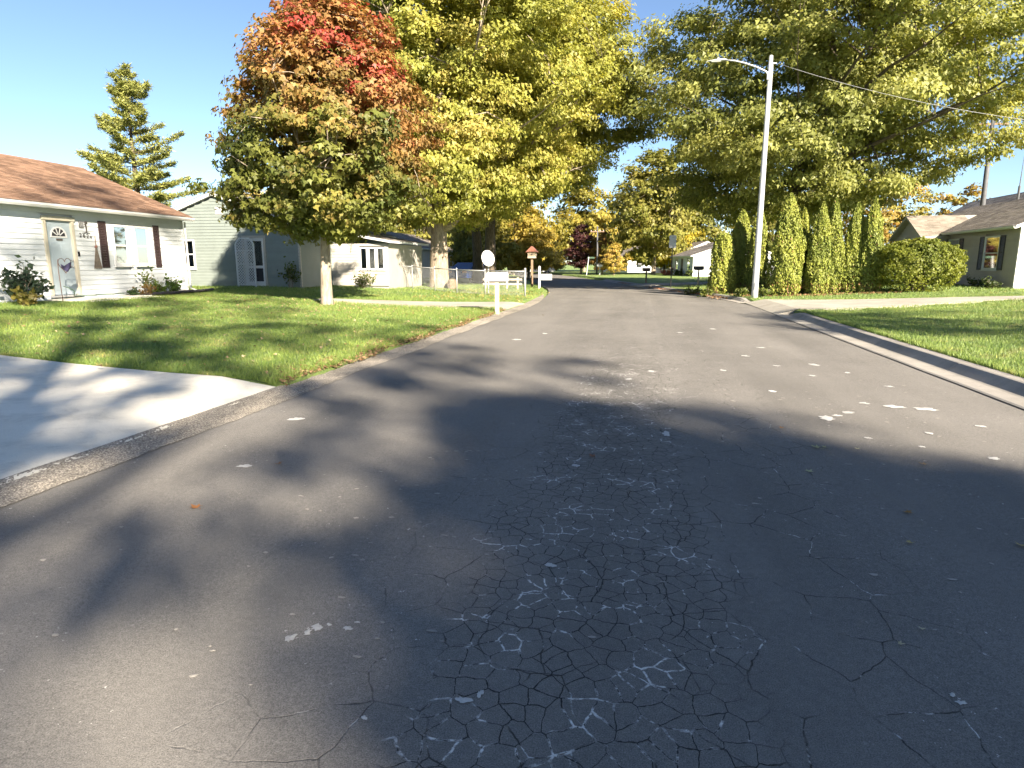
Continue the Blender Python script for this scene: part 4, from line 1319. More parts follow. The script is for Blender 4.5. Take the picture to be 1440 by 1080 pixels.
plant(-15.9, 18.0, .30, .32, 120, ((.03, .06, .02), (.06, .10, .03)), 'low dark green plant at the end of the front step', 8, ls=.1)
plant(-15.4, 13.75, 1.25, .62, 620, ((.03, .055, .03), (.07, .10, .06)), 'dark leafy bush at the far left of the white house', 7, name='bush', cat='bush', ls=.15)
plant(-15.0, 13.35, .45, .4, 160, ((.12, .13, .03), (.25, .2, .05)), 'yellowing strappy plant in front of the dark bush', 9, ls=.16, upright=1.2)

# --- green-grey gabled house
def green_house():
    root = tag(empty('house', (-22.9, 26.5, 0)), 'grey-green sided house with its gable end facing the viewer', 'house')
    D, L, base, He, Hr = 8.1, 10.5, .46, 3.05, 4.50
    MB().prism([(.05, 0), (D - .05, 0), (D - .05, He), (D / 2, Hr - .05), (.05, He)], 1, .05, L - .05).build('wall', 'green_siding', root)
    MB().box(.01, D - .01, .012, L, -.1, base - .01).build('foundation', 'foundation', root)
    G = Wall((0, 0, 0), (1, 0, 0), (0, -1, 0))
    Sd = Wall((D, 0, 0), (0, 1, 0), (1, 0, 0))
    d0, d1, dz0, dz1 = 5.42, 6.38, .52, 2.64
    wv = (2.35, 2.83, 1.34, 2.52)
    op = [(d0 - .1, d1 + .1, 0, dz1 + .1), (wv[0] - .07, wv[1] + .07, wv[2] - .07, wv[3] + .07)]
    siding(G, root, 'green_siding', D, base, He, op, .135, (D / 2, Hr - He - .06))
    siding(Sd, root, 'green_siding', L, base, He, [], .135, joined=True)
    gable_roof(root, 0, D, 0, L, He, Hr, 'roof_grey', .28, .16, th=.15, seed=8)
    MB().box(D - .06, D + .028, -.028, .06, base, He - .03).build('corner_trim', 'tan_trim', root)
    v = MB(); G.box(v, 4.12, 4.48, 3.68, 3.98, .022, .045)
    vt = v.build('gable_vent', 'white_trim', root)
    for k in range(5): G.part('vent_slat', 'white_trim', vt, 4.15, 4.45, 3.70 + k * .054, 3.735 + k * .054, .046, .056)
    window(G, root, *wv, trim='white_trim', dark='dark_room', blind=.3)
    fr = MB()
    G.box(fr, d0 - .1, d0, dz0, dz1, -.05, .06); G.box(fr, d1, d1 + .1, dz0, dz1, -.05, .06); G.box(fr, d0 - .1, d1 + .1, dz1, dz1 + .1, -.05, .062)
    fr.build('door_frame', 'tan_trim', root)
    dr = MB()
    for (a, b, c, d) in ((d0, d0 + .12, dz0, dz1), (d1 - .12, d1, dz0, dz1), (d0 + .12, d1 - .12, dz1 - .14, dz1), (d0 + .12, d1 - .12, dz0, dz0 + .2), (d0 + .12, d1 - .12, 1.30, 1.42)):
        G.box(dr, a, b, c, d, -.04, -.005)
    dd = dr.build('door', 'white_trim', root)
    G.part('pane', 'glass', dd, d0 + .12, d1 - .12, 1.42, dz1 - .14, -.03, -.02)
    G.part('room', 'dark_room', dd, d0 + .1, d1 - .1, dz0 + .15, dz1 - .1, -.0495, -.042)
    G.part('lower_panel', 'dark_room', dd, d0 + .12, d1 - .12, dz0 + .2, 1.30, -.036, -.015)
    # side wing with triple window, set back
    wx0, wx1, wy, wh_, wr = D + .0, D + 2.95, 3.0, 2.45, 3.1
    MB().box(wx0 + .001, wx1 - .05, wy + .05, wy + 5, 0, wh_).build('wing_wall', 'cream_siding', root)
    Wg = Wall((wx0, wy, 0), (1, 0, 0), (0, -1, 0))
    tw = [(1.55, 1.82), (1.98, 2.25), (2.41, 2.68)]
    siding(Wg, root, 'cream_siding', wx1 - wx0, .46, wh_, [(1.48, 2.75, 1.2, 2.3)], .135, joined=True)
    for (a, b) in tw: window(Wg, root, a, b, 1.28, 2.22, tr=.06, rail=False, dark='dark_room')
    wr_ = MB().prism([(wx0 + .003, 3.02), (wx1 + .25, 2.47), (wx1 + .25, 2.58), (wx0 + .003, 3.13)], 1, wy - .3, wy + 5.3).build('wing_roof', 'white_trim', root)
    sl = math.hypot(wx1 + .25 - wx0, .55)
    tag(roof_slope(MB(), (wx1 + .26, wy - .32, 2.585), (0, 1, 0), 5.65, (-(wx1 + .25 - wx0) / sl, 0, .55 / sl), sl, (.55 / sl, 0, (wx1 + .25 - wx0) / sl)).build('shingles', 'roof_grey', wr_), kind='stuff')
    # garden trellis screen leaning by the door
    x0, y0 = -22.9 + 5.12, 26.5 - .22
    t = tag(empty('trellis_screen', (x0, y0, Z(x0, y0))), 'pale lattice trellis screen with clipped top corners standing before the green house door', 'trellis')
    Wd, H = .88, 2.12
    out = [(0, 0), (0, H - .24), (.2, H), (Wd - .2, H), (Wd, H - .24), (Wd, 0)]
    for (a, b) in zip(out[:-1], out[1:]):
        MB().tube([(a[0], 0, a[1]), (b[0], 0, b[1])], .042, 4, ph=.785).build('frame_bar', 'white_paint', t)
    for z in (.08, 1.0, 1.58): MB().tube([(.02, 0, z), (Wd - .02, 0, z)], .028, 4, ph=.785).build('cross_bar', 'white_paint', t)
    MB().tube([(.42, .012, .1), (.42, .012, 1.55)], .024, 4, ph=.785).build('cross_bar', 'white_paint', t)
    def clip(p, q):
        ln = math.hypot(q[0] - p[0], q[1] - p[1]); n = 60; ok = []
        for i in range(n + 1):
            s = i / n; x = p[0] + (q[0] - p[0]) * s; z = p[1] + (q[1] - p[1]) * s
            m = .24 if True else 0
            if 0 < x < Wd and .1 < z < H and x + (H - z) * .83 > .2 and (Wd - x) + (H - z) * .83 > .2: ok.append((x, z))
        return ok
    for sg in (1, -1):
        k = -H
        while k < Wd + H:
            a = (k, 0) if sg > 0 else (k, 0)
            b = (k + H, H) if sg > 0 else (k - H, H)
            ok = clip(a, b)
            if len(ok) > 2:
                MB().tube([(ok[0][0], .01 * sg + .02, ok[0][1]), (ok[-1][0], .01 * sg + .02, ok[-1][1])], .016, 4, ph=.785).build('lattice_slat', 'white_paint', t)
            k += .125
green_house()
plant(-15.1, 26.1, 1.5, .5, 260, ((.05, .08, .02), (.12, .14, .03)), 'shrub at the right corner of the green house', 21, name='bush', cat='bush', ls=.13)
plant(-12.8, 28.6, 1.0, .7, 340, ((.05, .08, .02), (.13, .14, .04)), 'low bush under the triple window of the green house wing', 22, name='bush', cat='bush', ls=.12)
plant(-14.3, 31.2, 1.3, .8, 380, ((.04, .07, .02), (.12, .13, .04)), 'bush behind the left end of the chain-link fence', 23, name='bush', cat='bush', ls=.13)

# --- generic small house for the rest of the street
def small_house(loc, rz, D, L, base, He, Hr, wall, roofm, label, fr_wins=(), end_wins=(), door=None, shut=None, step=.14, chim=None, joined=True, ov=.3):
    root = tag(empty('house', (loc[0], loc[1], loc[2]), rz), label, 'house')
    MB().prism([(.05, -.2), (D - .05, -.2), (D - .05, He), (D / 2, Hr - .05), (.05, He)], 1, .05, L - .05).build('wall', wall, root)
    MB().box(.008, D - .008, .01, L - .01, -.3, base - .01).build('foundation', 'foundation', root)
    F = Wall((0, 0, 0), (0, 1, 0), (-1, 0, 0)); G = Wall((0, 0, 0), (1, 0, 0), (0, -1, 0))
    tr = .07
    opF = [(a - tr, b - 0 + tr, c - tr, d + tr) for (a, b, c, d) in fr_wins]
    if door: opF.append((door[0] - .08, door[1] + .08, 0, door[2] + .08))
    opE = [(a - tr, b + tr, c - tr, d + tr) for (a, b, c, d) in end_wins]
    siding(F, root, wall, L, base, He, opF, step, joined=joined)
    siding(G, root, wall, D, base, He, opE, step, (D / 2, Hr - He - .05), joined=True)
    rf, s = gable_roof(root, 0, D, 0, L, He, Hr, roofm, ov, .15, tab=.33, step=.16)
    MB().box(-.028, .06, -.028, .06, base, He - .02).build('corner_trim', 'white_trim', root)
    for (a, b, c, d) in fr_wins:
        window(F, root, a, b, c, d, dark='curtain')
        if shut:
            shutter(F, root, a - .07 - shut[0], a - .075, c - .06, d + .06, shut[1]); shutter(F, root, b + .075, b + .07 + shut[0], c - .06, d + .06, shut[1])
    for (a, b, c, d) in end_wins: window(G, root, a, b, c, d)
    if door:
        fr = MB(); F.box(fr, door[0] - .08, door[0], base, door[2], -.05, .05); F.box(fr, door[1], door[1] + .08, base, door[2], -.05, .05); F.box(fr, door[0] - .08, door[1] + .08, door[2], door[2] + .08, -.05, .052)
        fr.build('door_frame', 'white_trim', root)
        dd = F.part('door', 'decor_dark', root, door[0] + .003, door[1] - .003, base + .1, door[2] - .003, -.045, -.008)
        mb = MB(); mb.tube([F.p(door[0] + .1, base + 1.0, -.008), F.p(door[0] + .1, base + 1.0, .05)], .03, 8); mb.build('handle', 'galv', dd)
        F.part('door_step', 'foundation', root, door[0] - .3, door[1] + .3, base - .25, base + .06, .03, 1.0)
    if chim:
        x, y, z0, z1, r0 = chim
        MB().tube([(x, y, z0), (x, y, z1 - .12), (x, y, z1 - .115), (x, y, z1)], [r0, r0, r0 * 1.6, r0 * 1.6], 10).build('flue', 'tin', root)
    return root, F, G

# right: taupe house with black shutters and an entrance gable
rh, RF, RG = small_house((15.7, 31.35, 0), 0, 8.0, 13.6, .47, 3.08, 4.72, 'grey_siding', 'roof_grey', 'taupe-sided house with black shutters and an entrance gable on the right',
                         fr_wins=[(1.55, 2.75, 1.28, 2.68), (5.35, 6.4, 1.28, 2.68)], shut=(.42, 'shutter_black'), joined=False, chim=(4.6, 8.6, 4.4, 5.55, .09), ov=.28)
def right_extras():
    # entrance gable: low cross roof over the front door
    y0, y1, xo = 6.75, 10.6, -1.1
    ym = (y0 + y1) / 2
    he, hr = 2.95, 3.98
    g = MB().prism([(y0, .2), (y1, .2), (y1, he), (ym, hr - .06), (y0, he)], 0, xo + .05, .0).build('entrance_wall', 'grey_siding', rh)
    Fw = Wall((xo, y0, 0), (0, 1, 0), (-1, 0, 0))
    siding(Fw, rh, 'grey_siding', y1 - y0, .5, he, [(1.4, 2.5, 0, 2.75)], .14, ((y1 - y0) / 2, hr - he - .08))
    Sw = Wall((xo, y0, 0), (1, 0, 0), (0, -1, 0))
    siding(Sw, rh, 'grey_siding', 1.08, .5, he, [], .14, joined=True)
    fr = MB(); Fw.box(fr, 1.42, 1.5, .5, 2.65, -.04, .05); Fw.box(fr, 2.4, 2.48, .5, 2.65, -.04, .05); Fw.box(fr, 1.42, 2.48, 2.65, 2.73, -.04, .052)
    fr.build('door_frame', 'white_trim', rh)
    Fw.part('door', 'decor_dark', rh, 1.504, 2.396, .55, 2.646, -.04, -.008)
    s = (hr - he) / ((y1 - y0) / 2)
    o = .28
    prof = [(y0 - o, he - s * o), (ym, hr), (y1 + o, he - s * o), (y1 + o, he - s * o + .12), (ym, hr + .12), (y0 - o, he - s * o + .12)]
    rf = MB().prism(prof, 0, xo - .3, 2.6).build('entrance_roof', 'tan_trim', rh)
    sl = math.hypot((y1 - y0) / 2 + o, s * ((y1 - y0) / 2 + o)); cu = ((y1 - y0) / 2 + o) / sl; su = s * cu
    mb = MB()
    roof_slope(mb, (xo - .32, y0 - o, he - s * o + .124), (1, 0, 0), 2.9, (0, cu, su), sl, (0, -su, cu), .15, .3, 5)
    roof_slope(mb, (2.6, y1 + o, he - s * o + .124), (-1, 0, 0), 2.9, (0, -cu, su), sl, (0, su, cu), .15, .3, 6)
    tag(mb.build('shingles', 'roof_tan', rf), kind='stuff')
    # white end trim, roof vent, wall lamp
    MB().box(-.03, .02, -.034, 1.2, .47, .471).build('sill_plate', 'white_trim', rh)
    v = MB().box(2.55, 2.85, 4.6, 4.9, 4.15, 4.42).build('roof_vent', 'white_trim', rh, bevel=.02)
    Fw.part('wall_lamp', 'black_metal', rh, .9, 1.05, 2.35, 2.6, .022, .14, .02)
    RG.part('end_wall_panel', 'white_siding', rh, 0.06, 7.94, .47, 3.06, .023, .03)
right_extras()
# rear block behind the taupe house
small_house((20.2, 46.6, 0), 0, 8.0, 9.0, .4, 3.5, 5.9, 'grey_siding', 'roof_grey', 'second grey roof showing behind the taupe house', fr_wins=[(2, 3.2, 1.3, 2.6)], ov=.3)
# left street: the next two houses
small_house((-17.9, 54.5, 0), math.pi, 9.0, 10.5, .35, 2.75, 4.35, 'cream_siding', 'roof_grey', 'cream house with grey roof behind the chain-link fence',
            fr_wins=[(3.0, 3.8, 1.2, 2.3), (7.4, 8.4, 1.2, 2.3)], door=(5.2, 6.1, 2.3))
small_house((-19.6, 68.5, 0), math.pi, 9.0, 11, .3, 2.75, 4.4, 'green_siding', 'roof_grey', 'farther grey house, mostly hidden by the big maple trunk', fr_wins=[(2, 3, 1.2, 2.3), (7.5, 8.7, 1.2, 2.3)], door=(5, 5.9, 2.3))
# right street beyond the arborvitae
small_house((5.5, 72, -.12), R(12), 9.0, 8.5, .3, 2.45, 3.95, 'white_siding', 'roof_grey', 'nearer of two far white houses, just left of the arborvitae',
            fr_wins=[(1.2, 2.2, .95, 2.1), (6.0, 7.2, .95, 2.1)], door=(3.8, 4.8, 2.2), end_wins=[(3.0, 3.9, 1.1, 2.0)], chim=(3.6, 3, 3.2, 4.7, .16))
small_house((4.3, 88, -.12), R(14), 8.5, 9, .3, 2.6, 4.4, 'white_siding', 'roof_grey', 'farther of two far white houses, half hidden by the nearer one',
            fr_wins=[(1.2, 2.4, 1.0, 2.2), (6.2, 7.4, 1.0, 2.2)], door=(4, 4.9, 2.2))
small_house((-2.0, 104, -.12), R(30), 8.5, 9, .3, 2.7, 4.3, 'white_siding', 'roof_grey', 'small far white house with dark grey roof above the brown mailbox', fr_wins=[(1.0, 2.2, 1.0, 2.3), (3.6, 4.2, 1.0, 2.3), (6, 7, 1.0, 2.3)], end_wins=[(1.5, 2.5, 1.0, 2.2), (5, 6, 1., 2.2)])
small_house((-21.5, 92, -.1), R(150), 9, 9, .3, 2.7, 4.4, 'white_siding', 'roof_grey', 'pale house glimpsed at the end of the street behind the birdhouse', fr_wins=[(1.5, 2.6, 1, 2.2)])

# ------------------------------------------------------------------ street furniture
def street_lamp():
    x, y = 4.62, 27.85
    z = Z(x + .1, y)
    root = tag(empty('street_lamp', (x, y, z)), 'tall pale grey street lamp post with one curved arm on the right', 'street lamp')
    MB().tube([(0, 0, -.2), (0, 0, .3), (0, 0, 5), (0, 0, 9.18)], [.135, .13, .105, .075], 14).build('pole', 'lamp_metal', root, smooth=True)
    MB().tube([(0, 0, 9.181), (0, 0, 9.22)], [.082, .06], 14).build('cap', 'lamp_metal', root)
    pts = [(-.06, 0, 8.52), (-.16, 0, 8.66), (-.5, 0, 8.83), (-.95, 0, 9.0), (-1.35, 0, 9.11), (-1.65, 0, 9.14)]
    MB().tube(pts, [.035, .035, .033, .031, .03, .03], 8).build('arm', 'lamp_metal', root, smooth=True)
    MB().tube([(-.08, 0, 8.35), (-.08, 0, 8.65)], .035, 8).build('arm_bracket', 'lamp_metal', root)
    MB().box(-.05, .05, -.142, -.10, .35, .62).build('hand_hole_cover', 'galv', root, bevel=.006)
    MB().tube([(0, 0, 2.2), (0, 0, 2.24)], .128, 14).build('band', 'galv', root)
    MB().tube([(0, 0, 8.30), (0, 0, 8.34)], .087, 14).build('band', 'galv', root)
    MB().tube([(.09, .02, .4), (.095, .02, 8.9)], .012, 6).build('conduit', 'galv', root)
    hd = MB()
    sec = [(-1.6, .04, .035, .0), (-1.72, .085, .06, .005), (-1.9, .10, .065, .0), (-2.1, .105, .05, -.01), (-2.3, .085, .03, -.02), (-2.38, .03, .012, -.025)]
    k = 0; n = 12
    for (sx, hw_, hh, dz) in sec:
        for j in range(n):
            a = 2 * math.pi * j / n
            zz = math.sin(a); zz = zz if zz > 0 else zz * .55
            hd.v.append((sx, hw_ * math.cos(a), 9.15 + dz + hh * zz))
    for i in range(len(sec) - 1):
        for j in range(n):
            j2 = (j + 1) % n
            hd.f.append((i * n + j, i * n + j2, (i + 1) * n + j2, (i + 1) * n + j))
    hd.f.append(tuple(range(n))); hd.f.append(tuple((len(sec) - 1) * n + j for j in range(n - 1, -1, -1)))
    h = hd.build('lamp_head', 'lamp_metal', root, smooth=True)
    MB().box(-2.2, -1.85, -.07, .07, 9.10, 9.118).build('lens', 'white_paint', h)
    MB().tube([(-1.95, 0, 9.2), (-1.95, 0, 9.26)], [.035, .03], 8).build('photocell', 'lamp_metal', h)
    MB().tube([(.07, 0, 8.93), (.22, 0, 8.93)], [.03, .025], 7).build('insulator', 'lamp_metal', root)
street_lamp()
def wire(p, q, sag, rad, name, label):
    p, q = np.array(p), np.array(q)
    pts = [p + (q - p) * t + np.array([0, 0, -sag * 4 * t * (1 - t)]) for t in np.linspace(0, 1, 24)]
    tag(MB().tube(pts, rad, 5).build(name, 'black_metal' if 'dark' in label else 'galv', None, smooth=True), label, 'wire')
wire((4.85, 27.85, 9.06), (22.0, 26.0, 5.6), .9, .007, 'overhead_wire', 'thin overhead wire sloping down from the street lamp to the right')
def utility_pole(x, y, h, label, r=.15):
    root = tag(empty('utility_pole', (x, y, Z(x, y))), label, 'utility pole')
    MB().tube([(0, 0, -.2), (.0, 0, h * .5), (-.05, 0, h)], [r, r * .85, r * .65], 10).build('pole', 'pole_grey', root, smooth=True)
    MB().box(-.9, .8, -.05, .05, h - .75, h - .63).build('cross_arm', 'old_wood', root)
    for k in (-.8, -.3, .3, .7): MB().tube([(k, 0, h - .63), (k, 0, h - .5)], [.03, .04], 7).build('insulator', 'white_paint', root)
utility_pole(20.25, 45.0, 9.9, 'grey utility pole rising behind the taupe house roof', .17)
utility_pole(22.1, 26.0, 6.3, 'short utility pole right of the view that takes the lamp wire', .12)
utility_pole(-5.4, 82.5, 6.0, 'thin far utility pole beside the purple-leaved tree', .12)
def antenna():
    root = tag(empty('antenna_mast', (22.2, 45.2, 5.2)), 'thin antenna mast against the sky at the right edge', 'antenna')
    MB().tube([(0, 0, -5), (0, 0, .9)], .07, 7).build('lower_mast', 'pole_grey', root)
    MB().tube([(0, 0, .9), (.02, 0, 2.6)], [.035, .012], 6).build('mast', 'pole_grey', root)
antenna()

def mailbox(x, y, label, box, post, L=.56, hz=1.05, rz=0., seed=0, w=.22, flagc='red_roof', pw=.05):
    root = tag(empty('mailbox', (x, y, Z(x, y)), rz), label, 'mailbox')
    p = MB().box(-pw, pw, -pw, pw, -.15, hz - .03).build('post', post, root, bevel=.006)
    MB().box(-L * .38, L * .38, -.075, .075, hz - .028, hz).build('shelf', post, root)
    n = 12
    prof = [(-w / 2, hz + .002), (w / 2, hz + .002), (w / 2, hz + .14)] + [(w / 2 * math.cos(math.pi * i / n), hz + .14 + w * .46 * math.sin(math.pi * i / n)) for i in range(1, n)] + [(-w / 2, hz + .14)]
    b = MB().prism(prof, 0, -L / 2, L / 2).build('box', box, root, bevel=.004)
    prof2 = [(a * 1.04, hz + (c - hz) * 1.03) for a, c in prof]
    MB().prism(prof2, 0, L / 2 + .001, L / 2 + .018).build('box_door', box, root)
    MB().box(L / 2 + .018, L / 2 + .04, -.02, .02, hz + .19, hz + .215).build('handle', 'galv', root)
    f = MB().box(.08, .24, -w / 2 - .016, -w / 2 - .006, hz + .13, hz + .155); f.box(.20, .24, -w / 2 - .016, -w / 2 - .006, hz + .155, hz + .2)
    f.build('signal_flag', flagc, root)
    return root
mailbox(-4.22, 19.03, 'large white mailbox on a square wooden post at the left road edge', 'white_paint', 'weather_wood', L=.62, hz=1.07, w=.25, rz=R(4), flagc='galv', pw=.06)
mailbox(3.62, 42.6, 'black mailbox on a pale post left of the arborvitae', 'black_metal', 'weather_wood', L=.62, hz=.95, rz=R(170))
mailbox(.42, 47.6, 'small brown mailbox standing at the far right road edge', 'brown_metal', 'old_wood', L=.55, hz=.85, rz=R(170))
mailbox(-4.9, 80.5, 'white mailbox at the far road bend beside the thin pole', 'white_paint', 'white_paint', L=.7, hz=1.0, rz=R(170))
def signpost(x, y, label):
    root = tag(empty('sign_post', (x, y, Z(x, y))), label, 'sign')
    MB().box(-.03, .03, -.02, .02, -.1, 3.05).build('post', 'black_metal', root)
    MB().prism([(-.20, 2.28), (.20, 2.28), (.20, 2.95), (.16, 3.0), (-.16, 3.0), (-.20, 2.95)], 1, -.028, -.022).build('sign_plate', 'galv', root)
    for z in (2.4, 2.85): MB().tube([(0, -.035, z), (0, .03, z)], .012, 6).build('bolt', 'black_metal', root)
signpost(1.78, 39.2, 'black sign post with a narrow grey plate on the far right verge')
def street_name(x, y):
    root = tag(empty('street_sign', (x, y, Z(x, y))), 'far leaning white post with a green street name plate at the bend', 'sign')
    MB().tube([(0, 0, -.1), (.25, 0, 2.2)], .05, 7).build('post', 'white_paint', root)
    MB().box(.1, .95, -.01, .01, 2.0, 2.2).build('name_plate', 'hose', root)
street_name(-6.5, 80)

# --- chain-link fence in front of the big maple
def chain_fence():
    P = [(-14.6, 32.6), (-13.4, 32.2), (-11.3, 31.2), (-9.8, 30.2), (-8.4, 29.2), (-6.9, 28.6), (-4.95, 28.0)]
    root = tag(empty('chain_link_fence', (P[-1][0], P[-1][1], 0)), 'galvanised chain-link fence crossing the left lawn before the big maple', 'fence')
    ox, oy = P[-1]
    H = 1.12
    tops = []
    for i, (x, y) in enumerate(P):
        z = Z(x, y)
        end = i == len(P) - 1
        r0 = .045 if end else .026
        hh = H + (.06 if end else .0)
        p = MB().tube([(x - ox, y - oy, z - .1), (x - ox, y - oy, z + hh)], r0, 9).build('post', 'galv', root, smooth=True)
        MB().lathe([(r0 * 1.25, 0), (r0 * 1.25, .02), (r0 * .8, .05), (.002, .06)], (x - ox, y - oy, z + hh), 9).build('cap', 'galv', p)
        tops.append((x - ox, y - oy, z + H - .03))
    for a, b in zip(tops[:-1], tops[1:]):
        MB().tube([a, b], .021, 7).build('rail', 'galv', root, smooth=True)
    mb = MB()
    def at(s):
        d = 0
        for (a, b) in zip(P[:-1], P[1:]):
            l = math.hypot(b[0] - a[0], b[1] - a[1])
            if s <= d + l + 1e-6:
                t = (s - d) / l
                x, y = a[0] + (b[0] - a[0]) * t, a[1] + (b[1] - a[1]) * t
                return x, y, Z(x, y)
            d += l
        return P[-1][0], P[-1][1], Z(*P[-1])
    tot = sum(math.hypot(b[0] - a[0], b[1] - a[1]) for a, b in zip(P[:-1], P[1:]))
    st = .085
    n = int(tot / st)
    for k in range(-13, n + 1):
        for sg in (1, -1):
            s0 = k * st if sg > 0 else k * st + 13 * st
            pts = []
            for j in range(14):
                s = s0 + sg * j * st
                if 0 <= s <= tot:
                    x, y, z = at(s)
                    pts.append((x - ox, y - oy, z + .03 + j * st * .96))
            if len(pts) >= 2:
                mb.tube([pts[0], pts[len(pts) // 2], pts[-1]] if len(pts) > 2 else pts, .0030, 3, cap=False)
    tag(mb.build('chain_mesh', 'galv', root), kind='stuff')
chain_fence()

# satellite dish on a pole behind the fence
def dish():
    x, y = -6.98, 29.6
    root = tag(empty('satellite_dish', (x, y, Z(x, y))), 'white satellite dish on a pole just behind the white mailbox', 'satellite dish')
    MB().tube([(0, 0, -.1), (0, 0, 1.35), (.02, -.06, 1.5)], .028, 8).build('pole', 'galv', root)
    ax = Vector((.42, -.80, .42)).normalized()
    u = ax.cross(Vector((0, 0, 1))).normalized(); v = u.cross(ax)
    c = Vector((0, -.12, 1.62))
    mb = MB(); n, m = 24, 6
    for i in range(m + 1):
        r = i / m
        for j in range(n):
            a = 2 * math.pi * j / n
            q = c + u * (.30 * r * math.cos(a)) + v * (.40 * r * math.sin(a)) + ax * (.09 * r * r)
            mb.v.append(tuple(q))
    for i in range(m):
        for j in range(n):
            j2 = (j + 1) % n
            mb.f.append((i * n + j, i * n + j2, (i + 1) * n + j2, (i + 1) * n + j))
    o = mb.build('reflector', 'white_paint', root, smooth=True)
    s = o.modifiers.new('thick', 'SOLIDIFY'); s.thickness = .015
    e = c - v * .34 + ax * .10
    tip = c - v * .18 + ax * .55
    MB().tube([tuple(e), tuple(tip)], .015, 6).build('feed_arm', 'galv', root)
    MB().tube([tuple(tip - ax * .05), tuple(tip + ax * .06 + v * .03)], [.05, .035], 8).build('feed_horn', 'white_paint', root)
dish()

# birdhouse post, white bollard post with board, low rail fence
def birdhouse():
    x, y = -6.45, 38.9
    root = tag(empty('birdhouse', (x, y, Z(x, y))), 'birdhouse with reddish roof on a wooden post beyond the fence', 'birdhouse')
    MB().box(-.06, .06, -.06, .06, -.1, 1.75).build('post', 'old_wood', root)
    MB().box(-.24, .24, -.2, .2, 1.75, 2.12).build('box', 'weather_wood', root)
    MB().prism([(-.36, 2.10), (.36, 2.10), (0, 2.45)], 1, -.3, .3).build('roof', 'red_roof', root)
    MB().tube([(0, -.201, 1.95), (0, -.206, 1.95)], .04, 10).build('entrance', 'dark_room', root)
    r2 = tag(empty('yard_post', (-5.85, 38.0, Z(-5.85, 38.0))), 'short white post with a pale board near the far left road edge', 'post')
    MB().box(-.06, .06, -.06, .06, -.1, 1.25).build('post', 'white_paint', r2)
    MB().box(-.05, .75, -.085, -.062, .5, .85).build('board', 'white_paint', r2)
    MB().tube([(0, 0, 1.25), (0, 0, 1.32)], [.085, .02], 4, ph=.785).build('cap', 'white_paint', r2)
    r3 = tag(empty('rail_fence', (-8.6, 35.8, Z(-8.6, 35.8))), 'low weathered wooden rail fence behind the chain-link fence', 'fence')
    for k in range(4): MB().box(k * .62 - .05, k * .62 + .05, -.04, .04, -.1, .62).build('post', 'weather_wood', r3)
    for z in (.2, .46): MB().box(-.15, 2.1, -.065, -.042, z, z + .1).build('rail', 'weather_wood', r3)
birdhouse()
def log():
    x, y = -9.75, 33.0
    root = tag(empty('cut_log', (x, y, Z(x, y))), 'round cut log lying against the big maple trunk', 'log')
    MB().tube([(-.05, .35, .27), (.05, -.12, .27)], [.28, .29], 16).build('log_body', 'bark_dark', root, smooth=False)
    MB().tube([(.05, -.121, .27), (.051, -.128, .27)], [.25, .25], 16).build('cut_face', 'old_wood', root)
log()

# --- cars
def car(x, y, rz, paint, label, kind='sedan'):
    root = tag(empty('parked_car', (x, y, Z(x, y) + .0), rz), label, 'car')
    Lc, Wd = 4.5, 1.75
    if kind == 'sedan':
        side = [(-2.2, .35), (2.2, .35), (2.25, .62), (2.1, .82), (1.1, .92), (.45, 1.38), (-.9, 1.42), (-1.7, 1.0), (-2.2, .95), (-2.25, .6)]
    else:
        side = [(-2.5, .45), (2.4, .45), (2.45, .8), (2.3, 1.02), (1.2, 1.1), (.65, 1.72), (-.55, 1.76), (-.7, 1.12), (-2.5, 1.08)]
    b = MB()
    n = len(side)
    rows = [(-Wd / 2, .94), (-Wd / 2 + .08, 1.0), (Wd / 2 - .08, 1.0), (Wd / 2, .94)]
    for (yy_, k) in rows:
        for (sx, sz) in side:
            inw = .14 * max(0, (sz - .95) / .5)
            yy2 = yy_ - math.copysign(inw, yy_)
            b.v.append((sx * (k if abs(sx) > 2 else 1), yy2, sz))
    for r in range(3):
        for j in range(n):
            j2 = (j + 1) % n
            b.f.append((r * n + j, r * n + j2, (r + 1) * n + j2, (r + 1) * n + j))
    b.f.append(tuple(range(n - 1, -1, -1))); b.f.append(tuple(3 * n + j for j in range(n)))
    body = b.build('body', paint, root, bevel=.04)
    zt0, zt1 = (.98, 1.34) if kind == 'sedan' else (1.2, 1.66)
    x0, x1 = (-1.25, .75) if kind == 'sedan' else (-.5, .85)
    for s in (-1, 1):
        for (a, c) in ((x0, (x0 + x1) / 2 - .04), ((x0 + x1) / 2 + .04, x1)):
            yb = s * (Wd / 2 - .002); yt = s * (Wd / 2 - .115)
            MB().add([(a, yb, zt0), (c, yb, zt0), (c - (.28 if c == x1 else 0), yt, zt1), (a + (.25 if a == x0 else 0), yt, zt1)], [(0, 1, 2, 3)]).build('side_window', 'dark_room', root)
        for wx in (-1.4, 1.4):
            w_ = MB().tube([(wx, s * (Wd / 2 - .2), .33), (wx, s * (Wd / 2 + .01), .33)], .33, 18).build('wheel', 'tyre', root)
            MB().tube([(wx, s * (Wd / 2 + .011), .33), (wx, s * (Wd / 2 + .025), .33)], [.2, .17], 12).build('rim', 'galv', w_)
        MB().box(2.16, 2.27, s * .55 - .18, s * .55 + .18, .62, .78).build('headlight', 'white_paint', root)
        MB().box(-2.27, -2.16, s * .6 - .16, s * .6 + .16, .7, .86).build('tail_light', 'red_roof', root)
    return root
car(-11.9, 45.6, R(75), 'blue_paint', 'dark blue car parked behind the chain-link fence near the big trunks')
car(-14.6, 92.0, R(20), 'white_paint', 'white pickup parked far off at the end of the street', 'pickup')

